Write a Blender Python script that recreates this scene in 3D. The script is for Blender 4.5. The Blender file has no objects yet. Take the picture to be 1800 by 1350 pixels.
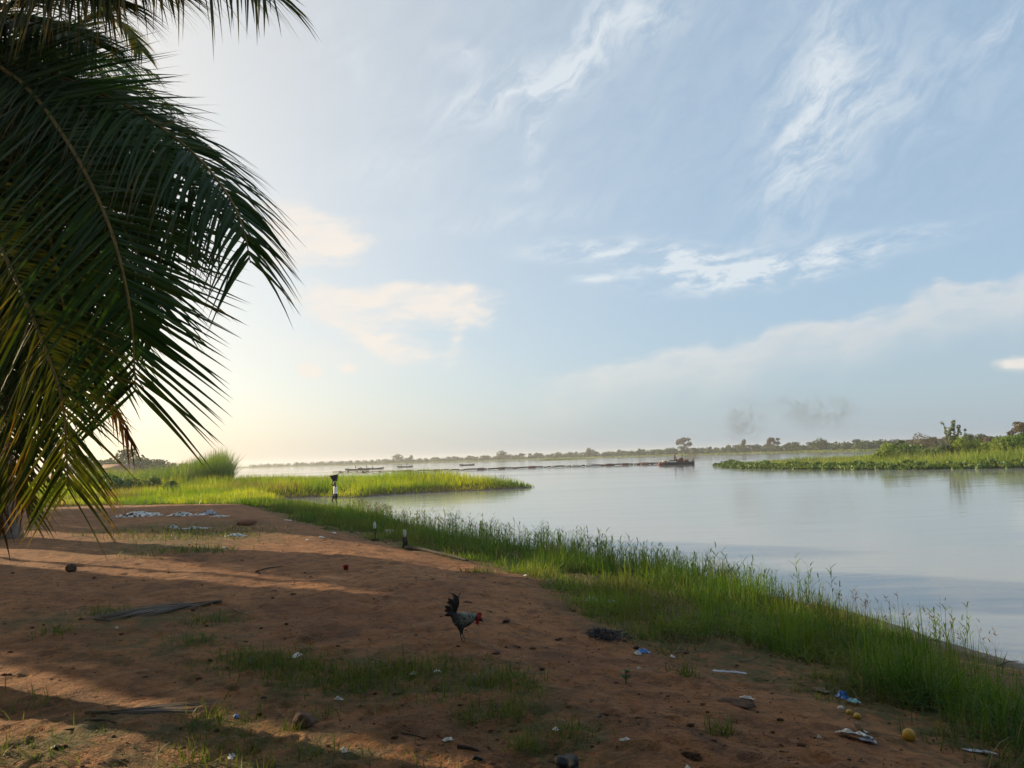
import bpy, math, random
import numpy as np
from mathutils import Matrix, Vector
rad = math.radians
SC = bpy.context.scene
COL = SC.collection
rng = np.random.default_rng(7)
random.seed(7)

# ------------------------------------------------------------------ camera
CAM = np.array((0.0, 0.0, 2.75))
FOC = 1352.0                                   # focal length in pixels of the 1800 px wide photograph
_p = math.atan(129 / FOC); _r = rad(1.9)
_f = Vector((0, math.cos(_p), math.sin(_p))); _x0 = Vector((1, 0, 0)); _u0 = _x0.cross(_f)
_R = math.cos(_r) * _x0 - math.sin(_r) * _u0
_U = math.sin(_r) * _x0 + math.cos(_r) * _u0
cd = bpy.data.cameras.new('camera'); cam = bpy.data.objects.new('camera', cd); COL.objects.link(cam)
m = Matrix((_R, _U, -_f)).transposed().to_4x4(); m.translation = Vector(CAM); cam.matrix_world = m
cd.sensor_fit = 'HORIZONTAL'; cd.angle = 2 * math.atan(900 / FOC); cd.clip_start = 0.05; cd.clip_end = 9000
SC.camera = cam

def ray(px, py):
    d = _f + _R * ((px - 900) / FOC) - _U * ((py - 675) / FOC)
    return np.array(d)
def azel(px, py):
    d = ray(px, py); d = d / np.linalg.norm(d)
    return math.degrees(math.atan2(d[0], d[1])), math.degrees(math.asin(d[2]))
def at_depth(px, py, depth):                    # point at a distance (metres along +Y) on that line of sight
    d = ray(px, py); return CAM + d * (depth / d[1])
def on_level(px, py, z=0.0):
    d = ray(px, py); return CAM + d * ((z - CAM[2]) / d[2])

# ------------------------------------------------------------------ light
SUN_AZ, SUN_EL = -62.0, 17.0
sd = np.array((math.sin(rad(SUN_AZ)) * math.cos(rad(SUN_EL)), math.cos(rad(SUN_AZ)) * math.cos(rad(SUN_EL)), math.sin(rad(SUN_EL))))
sl = bpy.data.lights.new('sun', 'SUN'); sl.energy = 5.0; sl.angle = rad(0.6); sl.color = (1.0, 0.78, 0.48)
so = bpy.data.objects.new('sun', sl); COL.objects.link(so)
so.rotation_euler = Vector(sd).to_track_quat('Z', 'Y').to_euler(); so.location = (-30, 20, 30)

SC.view_settings.view_transform = 'Standard'; SC.view_settings.look = 'None'
SC.view_settings.exposure = 0.67; SC.view_settings.gamma = 1.0; SC.view_settings.use_curve_mapping = False

# small node-expression helper
class NX:
    nt = None
    def __init__(self, s): self.s = s
    @staticmethod
    def node(t, **kw):
        n = NX.nt.nodes.new(t)
        for k, v in kw.items(): setattr(n, k, v)
        return n
    @staticmethod
    def put(sock, v):
        if isinstance(v, NX): NX.nt.links.new(v.s, sock)
        else: sock.default_value = v
    @staticmethod
    def math(op, a, b=0.0, c=None, clamp=False):
        n = NX.node('ShaderNodeMath', operation=op, use_clamp=clamp)
        NX.put(n.inputs[0], a); NX.put(n.inputs[1], b)
        if c is not None: NX.put(n.inputs[2], c)
        return NX(n.outputs[0])
    def __add__(s, o): return NX.math('ADD', s, o)
    __radd__ = __add__
    def __sub__(s, o): return NX.math('SUBTRACT', s, o)
    def __rsub__(s, o): return NX.math('SUBTRACT', o, s)
    def __mul__(s, o): return NX.math('MULTIPLY', s, o)
    __rmul__ = __mul__
    def __truediv__(s, o): return NX.math('DIVIDE', s, o)
    def clamp(s): return NX.math('ADD', s, 0.0, clamp=True)
    def exp(s): return NX.math('EXPONENT', s)
    def pow(s, e): return NX.math('POWER', s, e)
    def max(s, o): return NX.math('MAXIMUM', s, o)
    def min(s, o): return NX.math('MINIMUM', s, o)
def smooth(v, lo, hi, a=0.0, b=1.0):
    n = NX.node('ShaderNodeMapRange', interpolation_type='SMOOTHSTEP')
    NX.put(n.inputs[0], v); NX.put(n.inputs[1], lo); NX.put(n.inputs[2], hi); NX.put(n.inputs[3], a); NX.put(n.inputs[4], b)
    return NX(n.outputs[0])
def vec(x, y, z=0.0):
    n = NX.node('ShaderNodeCombineXYZ')
    for i, v in enumerate((x, y, z)): NX.put(n.inputs[i], v)
    return NX(n.outputs[0])
def noise(v, scale, detail=4.0, rough=0.55, dist=0.0, col=False):
    n = NX.node('ShaderNodeTexNoise'); NX.put(n.inputs['Vector'], v)
    n.inputs['Scale'].default_value = scale; n.inputs['Detail'].default_value = detail
    n.inputs['Roughness'].default_value = rough; n.inputs['Distortion'].default_value = dist
    return NX(n.outputs[1 if col else 0])
def mixc(f, a, b, mode='MIX'):
    n = NX.node('ShaderNodeMix', data_type='RGBA', blend_type=mode)
    NX.put(n.inputs[0], f)
    for i, v in ((6, a), (7, b)):
        if isinstance(v, NX): NX.put(n.inputs[i], v)
        else: n.inputs[i].default_value = (*v, 1.0) if len(v) == 3 else v
    return NX(n.outputs[2])

# ------------------------------------------------------------------ sky with clouds
W = bpy.data.worlds.new('World'); SC.world = W; W.use_nodes = True
NX.nt = W.node_tree
bg = W.node_tree.nodes['Background']
skt = NX.node('ShaderNodeTexSky', sky_type='NISHITA', sun_disc=False)
skt.sun_elevation = rad(SUN_EL); skt.sun_rotation = rad(SUN_AZ); skt.air_density = 1.0; skt.dust_density = 2.0; skt.ozone_density = 1.5
tc = NX.node('ShaderNodeTexCoord'); sep = NX.node('ShaderNodeSeparateXYZ'); NX.nt.links.new(tc.outputs['Generated'], sep.inputs[0])
X, Y, Z = (NX(sep.outputs[i]) for i in range(3))
AZ = NX.math('ARCTAN2', X, Y) * 57.29578
EL = NX.math('ARCSINE', Z) * 57.29578
NISH = 0.44
sdot = NX.node('ShaderNodeVectorMath', operation='DOT_PRODUCT'); NX.nt.links.new(tc.outputs['Generated'], sdot.inputs[0]); sdot.inputs[1].default_value = tuple(sd)
aure = NX(sdot.outputs['Value']).max(0.0).pow(2.5)
veil = mixc(aure, (1.72, 2.34, 3.0), (5.2, 4.3, 2.9))              # the veil glows warmer towards the sun
base = mixc(1.0, mixc(1.0, NX(skt.outputs[0]), (NISH, NISH, NISH), 'MULTIPLY'), veil, 'ADD')       # thin high veil over the clear sky
def noise2(v, scale, detail, rough=0.58, dist=0.0, col=False):
    n = NX.node('ShaderNodeTexNoise', noise_dimensions='2D'); NX.put(n.inputs['Vector'], v)
    n.inputs['Scale'].default_value = scale; n.inputs['Detail'].default_value = detail
    n.inputs['Roughness'].default_value = rough; n.inputs['Distortion'].default_value = dist
    return NX(n.outputs[1 if col else 0])
def vmath(op, a, b):
    n = NX.node('ShaderNodeVectorMath', operation=op)
    for i, q in enumerate((a, b)): NX.put(n.inputs[i], q)
    return NX(n.outputs[0])
def mapping(v, loc, ang, scale):
    n = NX.node('ShaderNodeMapping', vector_type='TEXTURE'); NX.put(n.inputs[0], v)
    n.inputs['Location'].default_value = (*loc, 0); n.inputs['Rotation'].default_value = (0, 0, rad(ang)); n.inputs['Scale'].default_value = (*scale, 1)
    return NX(n.outputs[0])
def puff(v, px, py, ang, a, b):                 # soft round falloff about one direction of the sky, radii in degrees
    n = NX.node('ShaderNodeTexGradient', gradient_type='QUADRATIC_SPHERE'); NX.put(n.inputs[0], mapping(v, azel(px, py), ang, (a * 1.9, b * 1.9)))
    return NX(n.outputs[1])
def madd(a, k, c): return NX.math('MULTIPLY_ADD', a, k, c)
DEG = vec(AZ, EL)
wrp = vmath('SUBTRACT', noise2(DEG, 0.24, 2.0, 0.5, col=True), (0.5, 0.5, 0.5))
W1 = vmath('ADD', vmath('MULTIPLY', wrp, (1.0, 1.0, 0.0)), DEG)
W4 = vmath('ADD', vmath('MULTIPLY', wrp, (2.6, 2.6, 0.0)), DEG)
NA = noise2(mapping(W4, (0, 0), 36, (2.8, 1.0)), 0.62, 8.0, 0.68)       # streaky, rising to the right
NB = noise2(mapping(W1, (0, 0), 4, (2.6, 0.8)), 0.8, 6.0, 0.64)          # ragged, lying flat
wA = smooth(NA, 0.26, 0.74); wB = smooth(NB, 0.33, 0.80)
# cirrus: broad streak upper middle, feathery veil upper right, small wisps
streak = NX.math('MULTIPLY', puff(W4, 880, 165, 14, 6.0, 1.7), 1.1)
for (px, py, ang, a, b, k) in ((1020, 95, 40, 5.5, 1.5, 1.15), (1150, 25, 25, 3.2, 1.7, 0.9), (1440, 170, 66, 9.0, 3.4, 0.75), (1410, 270, 60, 5.0, 2.0, 0.45), (945, 240, 75, 2.6, 1.1, 0.75), (925, 322, 24, 2.3, 0.55, 0.8),
                               (800, 100, 0, 1.7, 0.9, 0.6), (605, 85, -30, 3.0, 1.4, 0.45), (690, 310, 0, 5.0, 2.0, 0.4), (880, 385, 4, 8.0, 1.0, 0.45), (1560, 190, 20, 6.0, 3.0, 0.4), (1780, 40, 15, 3.0, 1.2, 0.4)):
    streak = madd(puff(W4, px, py, ang, a, b), k, streak)
streak = (streak + smooth(EL, 6.0, 26.0) * 0.13) * wA * 1.3
# row of ragged altocumulus across the middle right
row = NX.math('MULTIPLY', puff(W1, 1030, 442, -3, 5.0, 0.8), 1.3)
for (px, py, ang, a, b, k) in ((1180, 450, -10, 4.0, 1.1, 1.1), (1270, 475, 0, 7.0, 1.2, 1.5), (1420, 462, 6, 8.0, 1.0, 1.2), (1050, 490, 0, 1.8, 0.35, 1.0), (1330, 492, 0, 6.0, 0.4, 0.8)):
    row = madd(puff(W1, px, py, ang, a, b), k, row)
tot = madd(row, wB * 1.6, streak).clamp()
c1 = mixc(tot * 0.8, base, (4.9, 5.25, 5.5))
# warm, low clouds: soft heap and lens, small puffs near the horizon
nb = (NB - 0.5) * 0.9
heap = puff(W1, 583, 421, -3, 3.0, 1.5)
for (px, py, ang, a, b, k) in ((510, 385, 0, 2.6, 1.6, 0.7), (500, 440, 0, 2.6, 1.6, 0.6), (592, 540, -10, 2.6, 1.3, 1.0), (790, 540, -4, 3.2, 1.3, 1.1), (690, 520, 0, 6.0, 0.7, 1.0), (640, 590, -32, 3.4, 0.8, 0.6), (730, 618, -10, 3.6, 0.8, 0.5), (800, 600, 70, 2.2, 0.6, 0.35), (690, 560, 0, 3.6, 1.6, 0.3), (542, 649, 0, 0.85, 0.5, 1.1), (607, 650, 0, 0.6, 0.45, 1.1), (1792, 638, 0, 1.1, 0.5, 1.1)):
    heap = madd(puff(W1, px, py, ang, a, b), k, heap)
heap = smooth(madd(nb, 0.8, heap), 0.02, 0.62) * smooth(heap, 0.0, 0.12)
cum = heap * smooth(NB, 0.25, 0.70, 0.58, 1.0) + puff(W4, 560, 625, -6, 9.0, 1.6) * 0.35
# long bank of stratus with a lit upper edge, right half, sinking to the left
sv = NX.node('ShaderNodeSeparateXYZ'); NX.put(sv.inputs[0], mapping(W4, azel(1360, 588), 8.5, (1, 1)))
u, v = NX(sv.outputs[0]), NX(sv.outputs[1])
edge = madd(nb, -1.7, v)
ends = smooth(u, -20.0, -12.0) * smooth(u, 60.0, 30.0)
cum = (smooth(edge, 0.8, -0.4) * smooth(edge, -4.5, -0.3) * ends * smooth(NB, 0.25, 0.70, 0.26, 0.50) + cum).clamp()
c2 = mixc(smooth(edge, 0.6, -1.8) * ends * 0.16, c1, (2.5, 3.0, 3.1))
c3 = mixc(cum * 0.9, c2, (6.0, 5.5, 4.95))
NX.nt.links.new(c3.s, bg.inputs[0]); bg.inputs[1].default_value = 0.1
# below the horizon there are no clouds to work out
bg2 = NX.node('ShaderNodeBackground'); NX.nt.links.new(base.s, bg2.inputs[0]); bg2.inputs[1].default_value = 0.1
ms = NX.node('ShaderNodeMixShader'); NX.put(ms.inputs[0], NX.math('GREATER_THAN', Z, -0.01))
NX.nt.links.new(bg2.outputs[0], ms.inputs[1]); NX.nt.links.new(bg.outputs[0], ms.inputs[2]); NX.nt.links.new(ms.outputs[0], W.node_tree.nodes['World Output'].inputs[0])
W.cycles.sampling_method = 'MANUAL'; W.cycles.sample_map_resolution = 256

SC.render.engine = 'CYCLES'
cy = SC.cycles
cy.use_denoising = True
cy.max_bounces = 6; cy.diffuse_bounces = 2; cy.glossy_bounces = 3; cy.transmission_bounces = 4; cy.volume_bounces = 0; cy.transparent_max_bounces = 8
cy.volume_max_steps = 64; cy.caustics_reflective = False; cy.caustics_refractive = False; cy.sample_clamp_indirect = 4.0

# ------------------------------------------------------------------ materials
MATS = {}
def new_mat(name):
    mt = bpy.data.materials.new(name); mt.use_nodes = True; NX.nt = mt.node_tree; MATS[name] = mt
    return mt, mt.node_tree.nodes['Principled BSDF'], mt.node_tree.nodes['Material Output']
def attr(name, vector=False):
    n = NX.node('ShaderNodeAttribute', attribute_name=name); return NX(n.outputs[0] if vector else n.outputs['Fac'])
def objco():
    n = NX.node('ShaderNodeTexCoord'); return NX(n.outputs['Object'])
def bump(b, h, strength, dist):
    n = NX.node('ShaderNodeBump'); n.inputs['Strength'].default_value = strength; n.inputs['Distance'].default_value = dist
    NX.put(n.inputs['Height'], h); NX.nt.links.new(n.outputs[0], b.inputs['Normal'])
def plain(name, ca, cb, scale=8.0, rough=0.7, bumps=0.3, bdist=0.01, spec=0.3, metal=0.0, detail=5.0):
    mt, b, o = new_mat(name); co = objco()
    n1 = noise(co, scale, detail, 0.6, 0.3)
    NX.put(b.inputs['Base Color'], mixc(smooth(n1, 0.3, 0.7), ca, cb))
    b.inputs['Roughness'].default_value = rough; b.inputs['Specular IOR Level'].default_value = spec; b.inputs['Metallic'].default_value = metal
    if bumps: bump(b, noise(co, scale * 3, 4.0, 0.6), bumps, bdist)
    return mt
def leaf(name, dark, light, tip=None, tip_lo=0.75, transl=0.35, rough=0.55, spec=0.25, root=None, patch=None):
    mt, b, o = new_mat(name)
    t = attr('tint'); h = attr('hh')
    c = mixc(t, dark, light)
    if patch is not None:                     # drier and darker drifts of growth a few metres across
        g = NX.node('ShaderNodeNewGeometry'); c = mixc(smooth(noise(NX(g.outputs['Position']), patch[1], 3.0, 0.5), 0.48, 0.62) * patch[2], c, patch[0])
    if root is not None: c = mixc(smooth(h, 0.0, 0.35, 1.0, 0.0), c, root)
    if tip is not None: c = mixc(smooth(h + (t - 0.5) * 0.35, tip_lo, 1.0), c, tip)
    NX.put(b.inputs['Base Color'], c); b.inputs['Roughness'].default_value = rough; b.inputs['Specular IOR Level'].default_value = spec
    tr = NX.node('ShaderNodeBsdfTranslucent'); NX.put(tr.inputs[0], mixc(1.0, c, (1.25, 1.15, 0.5), 'MULTIPLY'))
    mx = NX.node('ShaderNodeMixShader'); mx.inputs[0].default_value = transl
    NX.nt.links.new(b.outputs[0], mx.inputs[1]); NX.nt.links.new(tr.outputs[0], mx.inputs[2]); NX.nt.links.new(mx.outputs[0], o.inputs['Surface'])
    return mt

# ground: red-brown sand, trodden; dark mud by the water; thin green film in places
mt, b, o = new_mat('sand'); co = objco(); sdv = attr('shore'); gm = attr('moss')
n1 = noise(co, 0.55, 5.0, 0.6, 0.4); n2 = noise(co, 5.0, 6.0, 0.65, 0.3); n3 = noise(co, 60.0, 3.0, 0.6)
c = mixc(smooth(n1, 0.3, 0.7), (0.205, 0.082, 0.031), (0.335, 0.152, 0.060))
c = mixc(smooth(n2, 0.46, 0.64) * 0.7, c, (0.095, 0.040, 0.020))
c = mixc(smooth(n3, 0.4, 0.75) * 0.4, c, (0.36, 0.20, 0.10))
n5 = noise(co, 13.0, 5.0, 0.7, 0.6)
c = mixc(smooth(n5, 0.54, 0.66) * 0.65, c, (0.07, 0.03, 0.016))
n4 = noise(co, 1.7, 6.0, 0.7, 1.0)
c = mixc(smooth(n4, 0.50, 0.66) * 0.6, c, (0.085, 0.045, 0.026))
c = mixc(smooth(n4, 0.46, 0.30) * 0.45, c, (0.33, 0.21, 0.115))
c = mixc(gm * smooth(n2, 0.32, 0.6) * 0.8, c, (0.075, 0.082, 0.03))
wet = smooth(sdv + (n2 - 0.5) * 0.8, 1.1, 0.1)
c = mixc(wet * 0.85, c, (0.075, 0.06, 0.055))
NX.put(b.inputs['Base Color'], c)
NX.put(b.inputs['Roughness'], smooth(wet, 0.0, 1.0, 0.92, 0.5)); b.inputs['Specular IOR Level'].default_value = 0.2
bump(b, n2 * 0.6 + n3 * 0.25 + noise(co, 18.0, 5.0, 0.65, 0.5) * 0.8, 1.0, 0.075)

# river
mt, b, o = new_mat('river_water'); co = objco()
mp = NX.node('ShaderNodeMapping'); NX.nt.links.new(co.s, mp.inputs[0]); mp.inputs['Scale'].default_value = (0.35, 1.0, 1.0); mp.inputs['Rotation'].default_value = (0, 0, 0.12)
wv = NX(mp.outputs[0])
b.inputs['Base Color'].default_value = (0.235, 0.245, 0.235, 1); b.inputs['IOR'].default_value = 1.42
calm = smooth(noise(wv, 0.035, 3.0, 0.5, 0.6), 0.35, 0.65)
NX.put(b.inputs['Roughness'], calm * 0.07 + 0.04)
bump(b, noise(wv, 0.55, 3.0, 0.5, 0.2) * 1.0 + noise(wv, 3.2, 3.0, 0.55) * (calm * 0.10 + 0.04), 0.15, 0.12)

leaf('palm_leaf', (0.016, 0.062, 0.013), (0.075, 0.150, 0.026), tip=(0.22, 0.15, 0.03), tip_lo=0.74, transl=0.28, rough=0.45, spec=0.35)
leaf('palm_leaf_yellow', (0.036, 0.070, 0.010), (0.12, 0.13, 0.018), tip=(0.34, 0.20, 0.035), tip_lo=0.62, transl=0.32, rough=0.55, spec=0.22)
leaf('palm_leaf_dry', (0.07, 0.032, 0.014), (0.17, 0.085, 0.034), transl=0.3, rough=0.75)
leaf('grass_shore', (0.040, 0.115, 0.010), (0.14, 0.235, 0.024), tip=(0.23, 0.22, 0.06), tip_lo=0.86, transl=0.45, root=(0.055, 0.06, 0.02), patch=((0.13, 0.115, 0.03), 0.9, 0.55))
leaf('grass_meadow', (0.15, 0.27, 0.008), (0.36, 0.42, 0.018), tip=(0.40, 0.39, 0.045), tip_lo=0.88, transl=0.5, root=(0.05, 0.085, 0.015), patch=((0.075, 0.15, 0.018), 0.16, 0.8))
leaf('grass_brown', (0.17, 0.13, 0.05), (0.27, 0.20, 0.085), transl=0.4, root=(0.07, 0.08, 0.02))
leaf('reed', (0.07, 0.15, 0.022), (0.16, 0.25, 0.04), tip=(0.25, 0.26, 0.08), tip_lo=0.88, transl=0.42)
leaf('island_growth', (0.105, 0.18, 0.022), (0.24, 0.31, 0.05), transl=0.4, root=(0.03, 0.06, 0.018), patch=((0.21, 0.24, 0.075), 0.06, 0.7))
leaf('hyacinth', (0.035, 0.085, 0.018), (0.14, 0.22, 0.035), transl=0.3, spec=0.45)
leaf('dry_weed', (0.10, 0.065, 0.045), (0.21, 0.15, 0.10), transl=0.2)
leaf('dry_weed_pale', (0.10, 0.085, 0.035), (0.30, 0.25, 0.12), transl=0.3)
leaf('sand_grass', (0.045, 0.088, 0.016), (0.13, 0.17, 0.032), tip=(0.24, 0.20, 0.06), tip_lo=0.8, transl=0.4)
leaf('tree_leaf', (0.028, 0.055, 0.016), (0.085, 0.12, 0.03), transl=0.25)
leaf('tree_leaf_warm', (0.09, 0.075, 0.045), (0.16, 0.13, 0.075), transl=0.25)
leaf('tree_leaf_pale', (0.08, 0.12, 0.035), (0.24, 0.27, 0.12), transl=0.3)
leaf('crumb', (0.03, 0.016, 0.010), (0.12, 0.062, 0.034), transl=0.0, rough=0.95)
leaf('ash', (0.02, 0.018, 0.018), (0.12, 0.115, 0.12), transl=0.0, rough=0.95)
leaf('fallen_leaf', (0.075, 0.062, 0.055), (0.21, 0.18, 0.16), transl=0.1, rough=0.8)
plain('palm_rachis', (0.22, 0.16, 0.045), (0.38, 0.27, 0.08), 20, 0.6, 0.2)
plain('rachis_dry', (0.09, 0.06, 0.035), (0.19, 0.13, 0.08), 20, 0.8, 0.2)
plain('palm_bark', (0.10, 0.075, 0.055), (0.21, 0.17, 0.13), 6, 0.9, 0.6, 0.03)
plain('bark', (0.06, 0.045, 0.03), (0.13, 0.10, 0.07), 5, 0.9, 0.6, 0.03)
plain('driftwood', (0.012, 0.009, 0.007), (0.036, 0.028, 0.022), 12, 0.85, 0.5)
plain('far_bank', (0.10, 0.14, 0.035), (0.20, 0.20, 0.07), 0.05, 0.95, 0)
plain('mud', (0.06, 0.055, 0.04), (0.10, 0.085, 0.06), 1.0, 0.9, 0.3)
plain('white_plastic', (0.36, 0.33, 0.28), (0.70, 0.70, 0.67), 9, 0.45, 0.3, 0.006, 0.4)
plain('white_paper', (0.42, 0.37, 0.30), (0.76, 0.75, 0.70), 12, 0.75, 0.25, 0.004)
plain('grey_plastic', (0.25, 0.26, 0.30), (0.42, 0.43, 0.46), 18, 0.4, 0.4, 0.006, 0.45)
plain('clear_plastic', (0.30, 0.31, 0.27), (0.55, 0.58, 0.54), 18, 0.3, 0.4, 0.006, 0.5)
plain('blue_plastic', (0.03, 0.13, 0.42), (0.07, 0.24, 0.58), 25, 0.35, 0.2, 0.004, 0.5)
plain('teal_plastic', (0.16, 0.36, 0.40), (0.30, 0.50, 0.50), 25, 0.35, 0.3, 0.004, 0.5)
plain('black_plastic', (0.008, 0.009, 0.011), (0.018, 0.02, 0.024), 22, 0.6, 0.4, 0.006, 0.2)
plain('red_plastic', (0.20, 0.012, 0.015), (0.30, 0.02, 0.02), 20, 0.5, 0.1)
plain('yellow_fruit', (0.34, 0.19, 0.014), (0.52, 0.32, 0.025), 16, 0.5, 0.25, 0.004, 0.4)
plain('brown_stone', (0.075, 0.045, 0.03), (0.16, 0.10, 0.068), 9, 0.9, 0.6, 0.02)
plain('dark_soil', (0.03, 0.02, 0.015), (0.09, 0.05, 0.03), 12, 0.95, 0.8, 0.03)
plain('clod_soil', (0.045, 0.025, 0.016), (0.13, 0.07, 0.04), 22, 0.95, 0.9, 0.03)
plain('brick_red', (0.16, 0.065, 0.04), (0.25, 0.11, 0.07), 12, 0.9, 0.5, 0.02)
plain('coconut_husk', (0.05, 0.03, 0.02), (0.12, 0.075, 0.045), 14, 0.9, 0.6, 0.02)
plain('twig', (0.10, 0.075, 0.05), (0.20, 0.155, 0.11), 20, 0.85, 0.2)
plain('skin', (0.035, 0.018, 0.011), (0.055, 0.028, 0.017), 6, 0.5, 0.0, 0.01, 0.4)
plain('hair', (0.008, 0.007, 0.006), (0.015, 0.013, 0.012), 30, 0.8, 0.3)
plain('shirt_white', (0.70, 0.68, 0.64), (0.80, 0.78, 0.74), 8, 0.85, 0.3, 0.01)
plain('shorts_black', (0.012, 0.012, 0.016), (0.024, 0.024, 0.03), 10, 0.9, 0.3, 0.01)
plain('cloth_red', (0.22, 0.03, 0.03), (0.32, 0.05, 0.05), 8, 0.85, 0)
plain('cloth_dark', (0.02, 0.022, 0.03), (0.04, 0.04, 0.05), 8, 0.85, 0)
plain('canoe_wood', (0.025, 0.02, 0.016), (0.055, 0.042, 0.032), 2.0, 0.8, 0.3, 0.02)
plain('hull_dark', (0.018, 0.02, 0.03), (0.04, 0.042, 0.055), 1.0, 0.6, 0.2, 0.02)
plain('rust_red', (0.09, 0.03, 0.024), (0.16, 0.06, 0.042), 2.0, 0.7, 0.2, 0.02)
plain('float_red', (0.12, 0.055, 0.04), (0.22, 0.11, 0.075), 1.5, 0.6, 0)
plain('float_pale', (0.48, 0.40, 0.32), (0.62, 0.56, 0.46), 1.5, 0.6, 0)
plain('pipe_black', (0.02, 0.02, 0.022), (0.04, 0.038, 0.036), 1.5, 0.6, 0)
plain('wall_clay', (0.30, 0.19, 0.12), (0.40, 0.27, 0.18), 0.8, 0.9, 0.2)
plain('roof_rust', (0.20, 0.11, 0.075), (0.30, 0.17, 0.11), 1.2, 0.8, 0.2)
# rooster plumage
plain('feather_black', (0.006, 0.008, 0.010), (0.016, 0.022, 0.026), 40, 0.42, 0.4, 0.004, 0.5)
mt, b, o = new_mat('feather_body'); co = objco(); hk = attr('hh')
st = noise(co, 55.0, 4.0, 0.7, 0.6)
c = mixc(smooth(hk + (st - 0.5) * 0.9, 0.35, 0.62), (0.010, 0.014, 0.015), (0.19, 0.21, 0.165))
NX.put(b.inputs['Base Color'], c); b.inputs['Roughness'].default_value = 0.6; bump(b, st, 0.5, 0.006)
leaf('hackle', (0.05, 0.065, 0.05), (0.30, 0.31, 0.26), transl=0.1)
plain('comb_red', (0.26, 0.006, 0.010), (0.38, 0.014, 0.016), 40, 0.5, 0.3, 0.003)
plain('leg_yellow', (0.26, 0.17, 0.10), (0.38, 0.27, 0.17), 60, 0.6, 0.3, 0.002)
plain('beak_horn', (0.06, 0.045, 0.03), (0.12, 0.09, 0.06), 40, 0.5, 0.0)

# ------------------------------------------------------------------ geometry helpers
def mesh_tris(name, V, T, attrs=None, smoothf=False):
    me = bpy.data.meshes.new(name)
    V = np.ascontiguousarray(V, np.float32); T = np.ascontiguousarray(T, np.int32); k = T.shape[1]
    me.vertices.add(len(V)); me.vertices.foreach_set('co', V.ravel())
    me.loops.add(T.size); me.loops.foreach_set('vertex_index', T.ravel())
    me.polygons.add(len(T)); me.polygons.foreach_set('loop_start', np.arange(0, T.size, k, dtype=np.int32))
    me.polygons.foreach_set('loop_total', np.full(len(T), k, np.int32))
    if smoothf: me.polygons.foreach_set('use_smooth', np.ones(len(T), bool))
    for nm, a in (attrs or {}).items():
        at = me.attributes.new(nm, 'FLOAT', 'POINT'); at.data.foreach_set('value', np.ascontiguousarray(a, np.float32))
    me.update(calc_edges=True)
    return me
class Geo:
    def __init__(s): s.V = []; s.T = []; s.A = []; s.H = []; s.n = 0
    def add(s, V, T, tint=0.5, hh=0.5):
        V = np.asarray(V, float); n = len(V)
        s.V.append(V); s.T.append(np.asarray(T, int) + s.n); s.n += n
        s.A.append(np.broadcast_to(np.asarray(tint, float), (n,))); s.H.append(np.broadcast_to(np.asarray(hh, float), (n,)))
        return s
    def mesh(s, name, smoothf=False, origin=None):
        V = np.concatenate(s.V)
        if origin is not None: V = V - np.asarray(origin)
        return mesh_tris(name, V, np.concatenate(s.T), {'tint': np.concatenate(s.A), 'hh': np.concatenate(s.H)}, smoothf)
    def obj(s, name, mat, parent=None, smoothf=False, origin=None):
        return link(name, s.mesh(name, smoothf, origin), mat, parent, origin)
def at(o, loc): o.location = loc; return o
def link(name, me, mat, parent=None, origin=None):
    if mat: me.materials.clear(); me.materials.append(MATS[mat])
    o = bpy.data.objects.new(name, me); COL.objects.link(o)
    if parent is not None: o.parent = parent
    if origin is not None: o.location = origin
    return o
def tag(o, label=None, cat=None, group=None, kind=None):
    if label: o['label'] = label
    if cat: o['category'] = cat
    if group: o['group'] = group
    if kind: o['kind'] = kind
    return o
def empty(name, loc, label=None, cat=None, group=None, rz=0.0):
    o = bpy.data.objects.new(name, None); COL.objects.link(o); o.location = loc; o.rotation_euler = (0, 0, rz); o.empty_display_size = 0.1
    return tag(o, label, cat, group)
def copy_tree(o, parent=None):
    c = o.copy(); COL.objects.link(c); c.parent = parent
    for ch in list(o.children): copy_tree(ch, c)
    return c
def norm(a):
    return a / np.maximum(np.linalg.norm(a, axis=-1, keepdims=True), 1e-9)

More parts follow.
